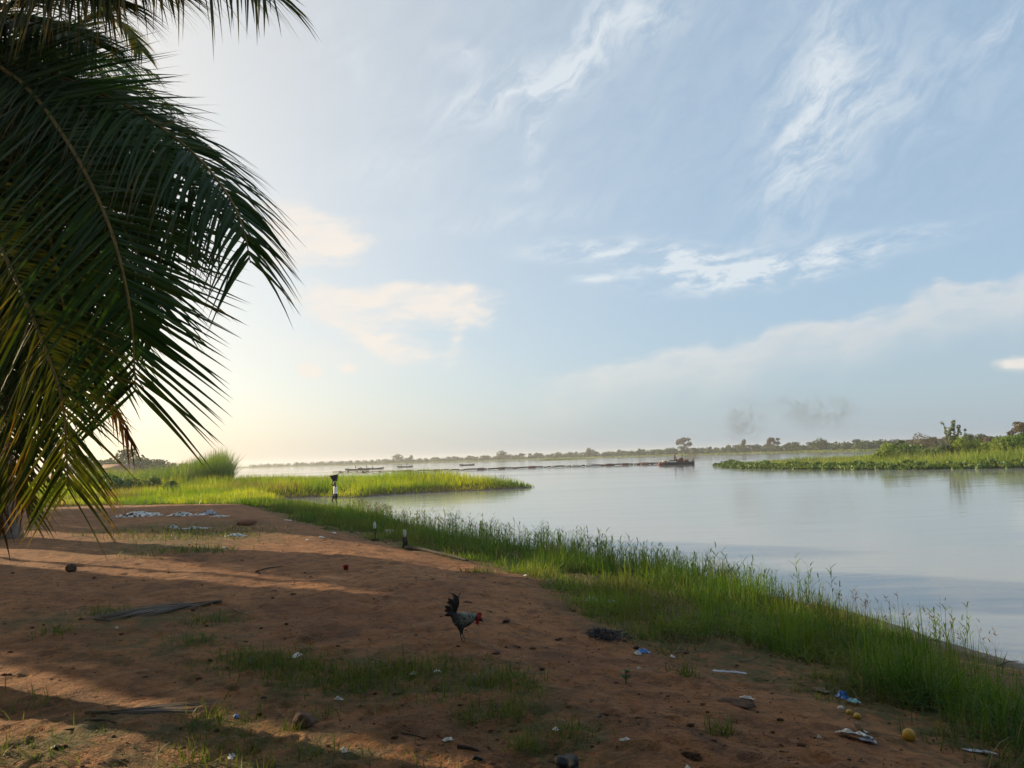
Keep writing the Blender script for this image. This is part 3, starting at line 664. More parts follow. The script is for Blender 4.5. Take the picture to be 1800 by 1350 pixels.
# taller leafy reeds at the water's edge
def reeds(P, H, leafw, g, nleaf=8):
    n = len(P); a = rng.random(n) * 6.283; l = np.abs(rng.normal(0, .13, n)); hd = np.stack([np.cos(a), np.sin(a), 0 * a], 1)
    D = norm(np.array([0, 0, 1.0]) + hd * l[:, None] * .4); bend = hd * l[:, None] * .5
    b_ = rng.random(n) * 6.283; side = np.stack([np.cos(b_), np.sin(b_), 0 * b_], 1); tint = rng.random(n)
    g.add(*ribbons(P, D, H, leafw * .55, bend, side, 3, prof=lambda q: 1 - .6 * q, tint=tint * .6))
    for k in range(nleaf):
        t = (k + 1.2) / (nleaf + 1.0) * rng.uniform(.92, 1.05, n); S = P + H[:, None] * (D * t[:, None] + bend * (t ** 2)[:, None])
        a2 = a + k * 2.6 + rng.normal(0, .5, n); o2 = np.stack([np.cos(a2), np.sin(a2), 0 * a2], 1)
        D2 = norm(o2 * rng.uniform(.35, .7, n)[:, None] + np.array([0, 0, 1.0])); L2 = H * rng.uniform(.22, .42, n) * (1.15 - .4 * t)
        sd2 = norm(np.cross(D2, np.array([0, 0, 1.0]) + 0 * D2))
        g.add(*ribbons(S, D2, L2, leafw * rng.uniform(.8, 1.25, n), o2 * .3 - np.array([0, 0, .35]), sd2, 3, prof=lambda q: np.sin(np.pi * np.clip(q * .8 + .2, 0, 1)) ** .8, tint=np.clip(tint + rng.normal(0, .15, n), 0, 1)))
EDGE = np.array([tuple(p) for p in SH])
def along_edge(n, i0, i1, sigma, shift):
    seg = np.linalg.norm(np.diff(EDGE[i0:i1 + 1], axis=0), axis=1); cum_ = np.concatenate([[0], np.cumsum(seg)]); s = rng.random(n) * cum_[-1]
    px_ = np.interp(s, cum_, EDGE[i0:i1 + 1, 0]); py_ = np.interp(s, cum_, EDGE[i0:i1 + 1, 1])
    k = np.clip(np.searchsorted(cum_, s) - 1, 0, len(seg) - 1); tg = (EDGE[i0 + 1:i1 + 1] - EDGE[i0:i1])[k] / seg[k][:, None]
    nrm_ = np.stack([-tg[:, 1], tg[:, 0]], 1); off = shift + rng.normal(0, sigma, n)      # towards the land
    return px_ + nrm_[:, 0] * off, py_ + nrm_[:, 1] * off
g = Geo()
for (n, i0, i1, sg, sh, hh, wd) in ((340, 3, 6, .35, .35, .52, .016), (420, 6, 9, .4, .45, .62, .02), (230, 9, 11, .6, .6, .62, .024), (40, 11, 12, .5, .6, .28, .02), (60, 1, 3, .3, .2, .4, .015)):
    x, y = along_edge(n, i0, i1, sg, sh); k = fbm(x * .7, y * .7, 87, 2) > -.16; x, y = x[k], y[k]; n = len(x)
    reeds(np.stack([x, y, np.maximum(gz_at(x, y), -.03)], 1), hh * rng.normal(1, .25, n).clip(.5, 1.6), wd, g)
tag(g.obj('edge_reeds', 'reed'), 'taller leafy reeds standing along the water edge of the near bank', 'reeds', kind='stuff')
# spindly dry weeds with seed heads
g = Geo()
for (n, i0, i1, hh, wd) in ((150, 9, 11, .62, .018), (60, 6, 8, .62, .012), (30, 12, 14, .28, .02), (40, 0, 3, .35, .01)):
    x, y = along_edge(n, i0, i1, .4, .4); P = np.stack([x, y, np.maximum(gz_at(x, y), -.03)], 1); H = hh * rng.uniform(.7, 1.35, n)
    V, T, a, h = blades(P, H, wd * .5, .3, 3); g.add(V, T, a, h)
    for k in range(7):
        t = rng.uniform(.5, 1.0, n); a2 = rng.random(n) * 6.283; D2 = norm(np.stack([np.cos(a2), np.sin(a2), rng.uniform(.4, 1.6, n)], 1)); S = P + np.array([0, 0, 1.0]) * (H * t * .96)[:, None]
        g.add(*ribbons(S, D2, H * rng.uniform(.08, .25, n), wd * rng.uniform(.5, 1.4, n), np.zeros((n, 3)), norm(np.cross(D2, rng.normal(0, 1, (n, 3)))), 2))
tag(g.obj('dry_weeds', 'dry_weed'), 'spindly dry weeds with seed heads at the water edge', 'weeds', kind='stuff')
# grass patches on the open sand
g = Geo()
for (px, py, rm, n) in ((440, 1160, .42, 420), (500, 1170, .4, 420), (570, 1185, .5, 520), (640, 1195, .45, 520), (700, 1180, .4, 380), (760, 1175, .4, 330), (860, 1195, .35, 300), (900, 1205, .3, 180), (790, 1215, .4, 220), (370, 1092, .28, 130), (345, 1130, .28, 140), (190, 1080, .3, 120), (100, 1115, .2, 60), (910, 1245, .18, 130), (850, 1250, .2, 110), (1010, 1290, .2, 90), (960, 1290, .25, 140), (560, 1255, .2, 70), (380, 1270, .3, 190), (440, 1310, .25, 120), (355, 1320, .3, 130), (420, 1345, .3, 150), (560, 1325, .2, 80), (720, 1345, .3, 90), (330, 970, 1.0, 420), (350, 940, 2.0, 700), (280, 935, 2.0, 350), (845, 1008, .35, 160), (1050, 1060, .3, 60), (1075, 1100, .25, 60), (1130, 1120, .25, 60), (1200, 1185, .2, 25), (30, 1330, .4, 150), (60, 1235, .3, 60)):
    c_ = gpos(px, py); q = rng.normal(0, rm * .5, (n, 2)); x, y = c_[0] + q[:, 0], c_[1] + q[:, 1]; dd = math.hypot(c_[0], c_[1])
    V, T, a, h = blades(np.stack([x, y, gz_at(x, y) - .01], 1), rng.uniform(.03, .13, n) * (1 + .03 * dd), .004 + .0007 * dd, .7, 2, .4); g.add(V, T, a, h)
nsp = 2600; a0 = rng.uniform(-36, 20, nsp); r0 = np.exp(rng.uniform(math.log(4), math.log(20), nsp)); x, y = np.sin(np.radians(a0)) * r0, np.cos(np.radians(a0)) * r0
k = (fbm(x * .5, y * .5, 95, 3) > .1); x, y, r0 = x[k], y[k], r0[k]
V, T, a, h = blades(np.stack([x, y, gz_at(x, y) - .01], 1), rng.uniform(.015, .05, len(x)), .003 + .0006 * r0, .9, 2, .4); g.add(V, T, a, h)
tag(g.obj('sand_grass', 'sand_grass'), 'thin short grass growing in patches on the brown sand', 'grass', kind='stuff')
TUFTS = [(1265, 1288, .17, 70, 'bright grass tuft alone on the sand left of the white crumpled paper'), (820, 1268, .14, 60, 'small grass tuft on the sand below the rooster, left one'), (918, 1310, .16, 80, 'grass tuft on the sand just above the black plastic bag'), (900, 1262, .15, 70, 'bright grass tuft right of the small tuft on open sand'), (1205, 1192, .2, 60, 'thin grass tuft left of the pale flat slab'), (510, 1282, .12, 50, 'grass tuft beside the brown stone, on its left'), (1035, 1085, .25, 30, 'sparse pale stalks on the sand above the ash heap')]
for px, py, hh, n, lab in TUFTS:
    c_ = gpos(px, py); q = rng.normal(0, .05, (n, 2)); P = np.stack([c_[0] + q[:, 0], c_[1] + q[:, 1], gz_at(c_[0] + q[:, 0], c_[1] + q[:, 1]) - .01], 1)
    g = Geo(); V, T, a, h = blades(P, hh * rng.uniform(.4, 1.1, n), .007, .55, 3, .5); g.add(V, T, a, h)
    tag(g.obj('grass_tuft', 'sand_grass', None, False, c_), lab, 'grass tuft', 'single tufts on the sand')

# ------------------------------------------------------------------ island on the right
isl_px = [(1256, 819), (1300, 823.5), (1400, 825), (1500, 826), (1620, 825.5), (1800, 823), (2050, 822)]
IE = [on_level(*p)[:2] for p in isl_px]
ISL = np.array([tuple(p) for p in IE] + [(190, 70), (210, 190), (120, 190), (75, 165), (52, 140)])
g = Geo(); c0 = ISL.mean(0); inner = c0 + (ISL - c0) * 0.93
V = np.concatenate([np.c_[ISL, np.full(len(ISL), -0.15)], np.c_[inner, np.full(len(ISL), 0.22)], [[*c0, 0.35]]]); n = len(ISL)
T = [t for i in range(n) for t in ((i, (i + 1) % n, n + (i + 1) % n), (i, n + (i + 1) % n, n + i), (n + i, n + (i + 1) % n, 2 * n))]
tag(g.add(V, T).obj('island_ground', 'mud'), kind='structure')
def dens_i(x, y):
    e = sdist(x, y, ISL); fr = np.interp(np.arctan2(x, y), [0, .2, .6, .75], [1, 1, 1, .2]); return np.clip(1.1 - e / 45, .12, 1) * fr
pts = sample_poly(ISL, 52000, 61, dens_i); x, y = pts[:, 0], pts[:, 1]; e = sdist(x, y, ISL)
H = np.interp(e, [0, 2, 6, 14, 30, 60], [.45, .85, 1.25, 1.5, 2.3, 2.6]) * (1 + .7 * fbm(x * .12, y * .12, 63, 3)) * rng.uniform(.6, 1.2, len(x))
az_ = (x / y * FOC + 900); H *= np.interp(az_, [1250, 1330, 1480, 1560, 1800], [.55, .8, .85, 1.0, 1.05])
g = Geo(); V, T, a, h = blades(np.stack([x, y, np.full(len(x), .1)], 1), np.clip(H, .3, 3.2), rng.uniform(.06, .13, len(x)), .4, 2, tint=np.clip(.5 + 1.3 * fbm(x * .15, y * .15, 65, 3) + rng.normal(0, .2, len(x)), 0, 1)); g.add(V, T, a, h)
tag(g.obj('island_reeds', 'island_growth'), 'pale green reeds and grass covering the low island on the right', 'reeds', kind='stuff')
bl = []
IEa = np.array(IE); seg = np.linalg.norm(np.diff(IEa, axis=0), axis=1); cu = np.concatenate([[0], np.cumsum(seg)])
for s_ in np.arange(0, cu[-1], .22):
    px_, py_ = np.interp(s_, cu, IEa[:, 0]), np.interp(s_, cu, IEa[:, 1]); k = rng.uniform(-.2, 2.5); dirv = (c0 - np.array([px_, py_])); dirv /= np.linalg.norm(dirv)
    bl.append((np.array([px_ + dirv[0] * k, py_ + dirv[1] * k, .12 + .26 * max(k, 0) * rng.uniform(.5, 1)]), rng.uniform(.25, .6)))
tag(crown_geo(bl, 15000, .34, 66, .7).obj('island_edge_plants', 'hyacinth'), 'dark broad-leaved water plants along the near edge of the island', 'water plants', kind='stuff')
def bush(px, dist, h, w, lab, mat, seed, n=1400, size=.4, cols=6):
    x, y = (px - 900) / FOC * dist, dist; h = h * .86; root = empty('bush', (x, y, .2), lab, 'bush', 'bushes on the island'); r_ = np.random.default_rng(seed)
    bl = [(np.array([r_.normal(0, w * .42), r_.normal(0, w * .35), h * r_.uniform(.25, .8)]), w * r_.uniform(.22, .42)) for _ in range(cols)]
    crown_geo(bl, n, size, seed).obj('crown', mat, root)
    g = Geo()
    for c_, _ in bl: g.add(*tube([(c_[0] * .2, c_[1] * .2, -.2), c_ * .6, c_], [.09, .05, .02], 5))
    g.obj('stem', 'bark', root); return root
bush(1548, 112, 2.9, 2.6, 'low yellow-green bush where the taller island growth begins at the left', 'island_growth', 401)
bush(1590, 116, 3.0, 2.6, 'dark green bush second from the left on the island ridge', 'hyacinth', 402)
bush(1575, 128, 3.9, 1.4, 'small pointed bush standing up behind the island ridge', 'tree_leaf', 403)
bush(1635, 112, 2.9, 2.4, 'green bush at the left foot of the tall pale tree', 'hyacinth', 404)
bush(1660, 110, 2.7, 2.0, 'dark bush right under the tall pale tree on the island', 'tree_leaf', 405)
bush(1715, 108, 3.2, 3.0, 'broad yellow-green bush right of the tall pale tree', 'island_growth', 406)
bush(1760, 104, 3.3, 3.0, 'yellowish bush near the right edge of the island view', 'island_growth', 407)
bush(1795, 100, 3.6, 2.6, 'green bush cut by the right edge of the photo', 'reed', 408)
bush(1735, 170, 5.2, 2.6, 'pale brown rounded bush far behind the island', 'tree_leaf_warm', 409)
bush(1700, 190, 5.6, 3.4, 'dark rounded bush far behind the island, right of the pale tree', 'tree_leaf', 410)
bush(1615, 185, 5.0, 5.0, 'brownish scrub behind the island, left of the pale tree', 'tree_leaf_warm', 411, cols=9)
# the tall pale tree with upright leafy spires
x, y = (1668 - 900) / FOC * 118, 118; root = empty('spire_tree', (x, y, .2), 'tall pale tree with upright leafy spires rising above the island', 'tree')
g = Geo(); bl = []; sp = []
for (dx, top, w) in ((-1.25, 5.9, .30), (-.2, 4.6, .5), (.35, 5.5, .42), (.95, 4.9, .4), (1.9, 4.3, .25)):
    pth = [(dx * .15, 0, -.3), (dx * .6, rng.normal(0, .2), 1.8), (dx, rng.normal(0, .2), top - .5), (dx * 1.05, 0, top)]
    g.add(*tube(pth, [.13, .09, .05, .02], 6))
    for q in np.linspace(.25, 1.0, 9):
        c_ = np.array([np.interp(q, [0, .35, .9, 1], [p[k] for p in pth]) for k in range(3)]); bl.append((c_ + rng.normal(0, .14, 3), w * rng.uniform(.6, 1.2) * (1.3 - .6 * q)))
g.obj('trunk', 'bark', root); crown_geo(bl, 2000, .32, 420).obj('crown', 'tree_leaf_pale', root)
p = ((1668 - 900) / FOC * 160, 160)
bt = make_tree('round_tree', 8.0, 4.2, 431, 1500, .5, 'tree_leaf_warm', 'open', .2); bt.location = ((1792 - 900) / FOC * 150, 150, .2); bt.scale = (.72, .72, .80)
tag(bt, 'greyish brown thin-leaved tree at the right edge behind the island', 'tree')
# small reed islet far out
x0, x1 = (945 - 900) / FOC * 520, (1037 - 900) / FOC * 520; n = 5000; q = rng.random(n); x = x0 + (x1 - x0) * q; y = 520 + rng.normal(0, 4, n)
H = 1.0 * np.interp(q, [0, .12, .5, 1], [.5, 1.1, 1.0, .25]) * rng.uniform(.6, 1.2, n); g = Geo(); V, T, a, h = blades(np.stack([x, y, 0 * x], 1), H, .3, .4, 2); g.add(V, T, a, h)
tag(g.obj('islet_reeds', 'grass_shore'), 'thin low reed islet out on the open water', 'reeds', kind='stuff')

# ------------------------------------------------------------------ coconut palms
def catmull(P, n):
    P = np.asarray(P, float); Q = np.concatenate([[2 * P[0] - P[1]], P, [2 * P[-1] - P[-2]]]); m_ = len(P) - 1; out = []
    for t in np.linspace(0, m_ - 1e-6, n):
        i = int(t); f = t - i; a, b_, c_, d_ = Q[i:i + 4]
        out.append(.5 * ((2 * b_) + (-a + c_) * f + (2 * a - 5 * b_ + 4 * c_ - d_) * f * f + (-a + 3 * b_ - 3 * c_ + d_) * f ** 3))
    return np.array(out)
def frond(root, base, pts, N, Lmax=.95, pairs=75, mat='palm_leaf', rmat='palm_rachis', seed=0, split=False, a0=32, a1=66, droop=.22, t0=.12, width=.045, r0=.03, segs=5, ragged=.12, lift=0.0, ltip=.38):
    global rng
    keep_rng = rng; rng = np.random.default_rng(seed)
    C = catmull(pts, 160); s_ = np.concatenate([[0], np.cumsum(np.linalg.norm(np.diff(C, axis=0), axis=1))]); s_ /= s_[-1]
    tg = norm(np.gradient(C, axis=0)); N = np.asarray(N, float); N = N / np.linalg.norm(N)
    g = Geo(); kk = np.linspace(0, 159, 26).astype(int)
    g.add(*tube(C[kk] - base, np.interp(np.linspace(0, 1, 26), [0, .1, 1], [r0, r0 * .6, r0 * .12]), 6))
    fr = g.obj('frond', rmat, root)
    sets = []
    for sgn in (-1, 1):
        t = np.linspace(t0, .995, pairs) + rng.normal(0, .002, pairs); t = np.clip(t, 0, 1)
        P = np.stack([np.interp(t, s_, C[:, k]) for k in range(3)], 1); T_ = norm(np.stack([np.interp(t, s_, tg[:, k]) for k in range(3)], 1))
        S = norm(np.cross(T_, N)) * sgn; N2 = norm(np.cross(S, T_)) * sgn
        a = np.radians(a0 + (a1 - a0) * t ** 1.2 + rng.normal(0, 3.5, pairs))
        D = norm(S * np.cos(a)[:, None] + T_ * np.sin(a)[:, None] + N2 * (lift + rng.normal(0, .07, pairs))[:, None])
        L = Lmax * np.interp(t, [0, .15, .4, .7, .9, 1], [.5, .82, 1.0, .88, .6, ltip]) * rng.normal(1, .05, pairs) * np.where(rng.random(pairs) < ragged, rng.uniform(.45, .8, pairs), 1)
        bend = np.array([0, 0, -1.0]) * (droop * rng.uniform(.6, 1.4, pairs))[:, None] + S * rng.normal(0, .03, pairs)[:, None]
        sv_ = norm(T_ - D * (D * T_).sum(1)[:, None] + N2 * rng.normal(0, .35, pairs)[:, None])
        tint = np.clip(rng.normal(.45, .25, pairs), 0, 1)
        V, T, ta, hh = ribbons(P - base, D, L, width * rng.uniform(.8, 1.15, pairs), bend, sv_, segs, prof=lambda q: np.minimum(1, q * 6 + .35) * np.clip(1 - q, 0, 1) ** .85, fold=.22, tint=tint)
        sets.append((V, T, ta, hh))
    if split:
        nv = segs * 3 + 1
        for V, T, ta, hh in sets:
            nt_ = len(T) // pairs
            for k in range(pairs):
                me = mesh_tris('leaflet', V[k * nv:(k + 1) * nv], T[:nt_], {'tint': ta[:nv] * 0 + ta[k * nv], 'hh': hh[:nv]})
                link('leaflet', me, mat, fr)
    else:
        g = Geo()
        for V, T, ta, hh in sets: g.add(V, T, ta, hh)
        tag(g.obj('leaflets', mat, fr), kind='stuff')
    rng = keep_rng
    return fr
def trunk(root, base, top, r0=.2, r1=.12, bow=.3):
    pts = catmull([base, base + (top - base) * .35 + np.array([bow, bow * .4, 0]), base + (top - base) * .7 + np.array([bow * .6, 0, 0]), top], 60)
    rd = np.interp(np.linspace(0, 1, 60), [0, .05, .15, 1], [r0 * 1.5, r0 * 1.15, r0, r1]) * (1 + .05 * (np.arange(60) % 2))
    Geo().add(*tube(pts - base, rd, 12)).obj('trunk', 'palm_bark', root)
def palm_fruit(root, base, top, n=7):
    for k in range(n):
        a = 2 * math.pi * k / n; V, T = ICO2
        Geo().add(V * np.array([.11, .11, .15]) + top - base + np.array([math.cos(a) * .28, math.sin(a) * .28, -.35 - .1 * (k % 2)]), T).obj('coconut', 'coconut_husk', root, True)
def radial_frond(root, base, top, az, el, L, sag, seed, **kw):
    d = np.array([math.sin(rad(az)) * math.cos(rad(el)), math.cos(rad(az)) * math.cos(rad(el)), math.sin(rad(el))])
    pts = [top + L * (d * q + np.array([0, 0, -sag]) * q * q) for q in np.linspace(0, 1, 7)]
    sidev = np.cross(d, (0, 0, 1)); return frond(root, base, pts, np.cross(sidev, d), seed=seed, **kw)

# near palm: trunk just outside the view on the left, fronds hanging into it
tb = np.array([-6.2, 6.9, 0.0]); tb[2] = float(gz_at(tb[0], tb[1])[0]) - .1
ct_ = at_depth(-130, 40, 6.3)
NP = empty('coconut_palm', tb, 'coconut palm whose big dark fronds hang into the left of the view', 'palm')
trunk(NP, tb, ct_, .2, .13, .35); palm_fruit(NP, tb, ct_)
def pix_frond(pl, **kw):
    return frond(NP, tb, [ct_] + [at_depth(*q) for q in pl], **kw)
cdir = np.array((0.25, -1.0, 0.1))
pix_frond([(0, 118, 5.8), (60, 168, 5.5), (130, 268, 5.2), (185, 378, 5.0), (214, 470, 4.9), (231, 560, 4.85), (236, 640, 4.85), (238, 690, 4.9)], N=cdir, Lmax=1.16, pairs=118, seed=1, split=True, a0=20, a1=46, droop=.07, ragged=.04, width=.040, ltip=.62)
pix_frond([(0, 108, 6.0), (93, 131, 5.8), (187, 168, 5.6), (264, 211, 5.4), (327, 258, 5.25), (373, 305, 5.15), (411, 361, 5.1), (430, 410, 5.05), (440, 462, 5.05)], N=(.25, -.62, .75), Lmax=.80, pairs=115, seed=2, a0=30, a1=45, droop=.50, width=.034, ragged=.05, ltip=.5)
pix_frond([(-60, 300, 5.4), (0, 431, 5.1), (47, 534, 4.9), (93, 649, 4.75), (112, 720, 4.7), (117, 800, 4.7), (120, 862, 4.75)], N=(.15, -1, .05), Lmax=.9, pairs=110, mat='palm_leaf_yellow', seed=3, a0=28, a1=56, droop=.12, t0=.25, width=.030, ragged=.15, ltip=.55)
pix_frond([(-40, 150, 6.2), (60, 152, 6.1), (187, 216, 5.8), (280, 276, 5.6), (350, 338, 5.5), (392, 395, 5.45)], N=(.25, -.65, .7), Lmax=.95, pairs=115, seed=4, a0=30, a1=48, droop=.55, width=.034)
pix_frond([(-60, -60, 6.0), (100, -95, 5.6), (260, -95, 5.2), (400, -55, 5.0), (480, -10, 4.9)], N=(.1, -.6, .8), Lmax=.85, pairs=110, mat='palm_leaf_yellow', seed=5, a0=35, a1=55, droop=.6, width=.036)
pix_frond([(-80, 10, 6.2), (10, -30, 6.0), (120, -50, 5.7), (230, -40, 5.5), (310, -22, 5.4)], N=(.1, -.6, .8), Lmax=.8, pairs=100, mat='palm_leaf_yellow', seed=6, a0=35, a1=58, droop=.55, width=.036)
pix_frond([(-70, 60, 6.1), (0, 15, 5.9), (70, -5, 5.7), (150, -12, 5.5), (215, 5, 5.4)], N=(.1, -.6, .8), Lmax=.85, pairs=95, mat='palm_leaf_yellow', seed=8, a0=35, a1=58, droop=.55, width=.03)
pix_frond([(-90, 40, 6.4), (-30, 30, 6.3), (40, 35, 6.2), (110, 50, 6.1), (170, 80, 6.0)], N=(.1, -.7, .7), Lmax=.8, pairs=95, seed=9, a0=35, a1=55, droop=.5, width=.03)
pix_frond([(30, 85, 6.6), (110, 84, 6.8), (140, 45, 6.9), (174, 25, 7.0), (218, 46, 7.0), (249, 88, 7.0)], N=(.1, -.35, .9), Lmax=.5, pairs=60, mat='palm_leaf_yellow', seed=7, a0=40, a1=60, droop=.3, t0=.35, width=.036)
for k, pl in enumerate(([(-30, 170, 6.4), (50, 300, 6.1), (95, 450, 5.9), (120, 600, 5.8), (128, 690, 5.8)], [(-60, 200, 6.3), (5, 380, 6.0), (45, 560, 5.8), (62, 700, 5.7), (70, 800, 5.7)], [(-90, 250, 6.3), (-40, 450, 6.0), (-5, 640, 5.8), (15, 780, 5.7), (25, 870, 5.7)], [(-20, 130, 6.6), (90, 240, 6.4), (190, 360, 6.2), (260, 480, 6.1), (290, 560, 6.1)], [(-60, 160, 6.8), (30, 280, 6.6), (140, 420, 6.4), (180, 560, 6.3), (190, 650, 6.3)], [(-60, 110, 6.7), (60, 150, 6.6), (170, 230, 6.5), (260, 330, 6.4), (310, 440, 6.4)], [(-60, 140, 6.7), (40, 220, 6.6), (120, 330, 6.5), (175, 450, 6.4), (205, 560, 6.4)], [(-70, 220, 6.5), (10, 320, 6.4), (70, 430, 6.3), (105, 540, 6.3), (120, 640, 6.3)], [(-60, 90, 6.8), (50, 110, 6.8), (150, 160, 6.7), (230, 220, 6.7), (300, 300, 6.7)])):
    pix_frond(pl, N=(.2, -1, .2), Lmax=1.0, pairs=105, mat=['palm_leaf', 'palm_leaf', 'palm_leaf_yellow', 'palm_leaf', 'palm_leaf', 'palm_leaf', 'palm_leaf', 'palm_leaf', 'palm_leaf'][k], seed=20 + k, a0=25, a1=55, droop=.25, width=.036)
for k, (pl, lm) in enumerate((([(-20, 250, 6.6), (60, 430, 6.5), (130, 600, 6.4), (190, 700, 6.4), (232, 782, 6.4)], .42), ([(-60, 330, 6.2), (0, 560, 6.1), (30, 740, 6.0), (42, 880, 6.0)], .55), ([(-90, 400, 6.0), (-30, 620, 5.9), (-5, 800, 5.8), (2, 930, 5.8)], .5), ([(-40, 420, 6.4), (60, 640, 6.2), (85, 740, 6.2), (92, 830, 6.2)], .5))):
    tag(pix_frond(pl, N=(.3, -1, .2), Lmax=lm, pairs=60, mat='palm_leaf_dry', rmat='rachis_dry', seed=30 + k, a0=50, a1=75, droop=.5, width=.032, ragged=.4), 'dead brown frond hanging down')
for k, (az, el, L, sag) in enumerate(((-20, 35, 4.6, .55), (-60, 20, 4.6, .6), (-95, 40, 4.5, .6), (-130, 15, 4.5, .6), (-165, 35, 4.6, .6), (160, 10, 4.4, .6), (-80, 70, 4.0, .35), (-40, -5, 4.2, .5), (-110, -10, 4.2, .45), (-150, -15, 4.0, .4), (-5, 10, 4.5, .6), (10, 60, 4.2, .5))):
    radial_frond(NP, tb, ct_, az, el, L, sag, 50 + k, Lmax=.9, pairs=50, droop=.45, segs=3, width=.05)

# second palm farther back: its foot shows under the hanging fronds
b2 = gpos(14, 946); t2 = at_depth(25, 150, b2[1]); b2[2] -= .1
P2 = empty('coconut_palm', b2, 'coconut palm farther back whose pale foot shows under the hanging fronds at the left edge', 'palm')
trunk(P2, b2, t2, .24, .15, -.25); palm_fruit(P2, b2, t2)
for k, (az, el, L, sag) in enumerate(((90, 36, 4.6, .55), (97, 16, 4.8, .5), (80, 4, 4.8, .5), (85, 52, 4.4, .8), (110, 28, 4.8, .62), (105, -8, 4.5, .45), (85, -20, 4.2, .4), (130, 5, 4.6, .5), (170, 25, 4.5, .6), (-160, 5, 4.5, .5), (-120, 30, 4.5, .6), (-80, 10, 4.5, .5), (-40, 30, 4.5, .6), (0, 10, 4.5, .55), (35, 35, 4.6, .6), (95, 65, 4.4, .6), (130, -30, 4.0, .3), (60, -35, 4.0, .3))):
    radial_frond(P2, b2, t2, az, el, L, sag, 80 + k, Lmax=1.0, pairs=62, droop=.5, segs=4, width=.05)

# unseen trees added left of the view to cast long shadows over the sand
def clone(src, x, y, s, rz, lab):
    o = copy_tree(src); o.location = (x, y, float(gz_at(x, y)[0]) - .1); o.scale = (s, s, s); o.rotation_euler = (0, 0, rz); return tag(o, lab, 'palm')
def sunward(x, y, t): return x + math.sin(rad(SUN_AZ)) * t, y + math.cos(rad(SUN_AZ)) * t
SHT = make_tree('added_shade_tree', 10, 5.2, 501, 7000, .55, 'tree_leaf', 'round', .16)
first = True
QN = (-math.cos(rad(SUN_AZ)) * -1.0, -math.sin(rad(SUN_AZ)))                 # across the sun's direction
SHH = make_tree('added_tall_shade_tree', 10, 5.2, 502, 7000, .55, 'tree_leaf', 'high', .42); firsth = True
for (q, t, sx_, sz_, high, lab) in ((-2.0, 15, .6, .8, 0, 'dense unseen broadleaf tree added for shade left of the view, nearest the camera'), (0.1, 20, .54, 1.05, 0, 'dense unseen broadleaf tree added for shade left of the view, second from the camera'), (5.6, 23, .42, 1.2, 0, 'dense unseen broadleaf tree added for shade left of the view, third from the camera'), (5.9, 30, .40, 1.5, 0, 'slim unseen broadleaf tree added for shade left of the view behind the third'),
                                    (8.5, 26, .42, 1.25, 1, 'tall unseen bare-stemmed tree added for shade left of the view, nearer of two'), (9.8, 32, .46, 1.4, 1, 'tall unseen bare-stemmed tree added for shade left of the view, farther of two'), (10.6, 27, .2, .75, 0, 'small slim unseen tree added for shade left of the view between the tall ones'),
                                    (16.8, 41, .88, 1.3, 0, 'broad unseen tree added for shade left of the view, fourth from the camera'), (21.5, 48, .85, 1.4, 0, 'broad unseen tree added for shade left of the view, fifth from the camera')):
    px_, py_ = sunward(QN[0] * q, QN[1] * q, t)
    if high: o = SHH if firsth else copy_tree(SHH); firsth = False
    else: o = SHT if first else copy_tree(SHT); first = False
    o.location = (px_, py_, float(gz_at(px_, py_)[0]) - .1); o.scale = (sx_, sx_, sz_); o.rotation_euler = (0, 0, t); tag(o, lab, 'tree', 'unseen trees added for shade left of the view')
for (x, y, s, lab) in ((1.0, -2.6, 1.0, 'tall unseen tree added to block sky light above the camera'), (9.0, -2.2, .95, 'tall unseen tree added to block sky light right of the camera'), (-7.5, -1.6, .9, 'tall unseen tree added to block sky light left of the camera')):  # unseen crowns added overhead to keep sky light off the foreground
    o = copy_tree(SHH); o.location = (x, y, 1.0); o.scale = (s, s, s); o.rotation_euler = (0, 0, x); tag(o, lab, 'tree', 'unseen trees added for shade around the camera')
for (x, y, s, lab) in ((-6, -4.6, 1.05, 'unseen broadleaf tree added to block sky light behind the camera to the left'), (3, -5.4, 1.1, 'unseen broadleaf tree added to block sky light right behind the camera'), (11, -5.5, 1.0, 'unseen broadleaf tree added to block sky light behind the camera to the right'), (-14, -2, .9, 'unseen broadleaf tree added to block sky light far left behind the camera')):  # more unseen trees, added behind the camera to darken the near sand
    o = copy_tree(SHT); o.location = (x, y, 1.0); o.scale = (s, s, s); o.rotation_euler = (0, 0, x); tag(o, lab, 'tree', 'unseen trees added for shade around the camera')

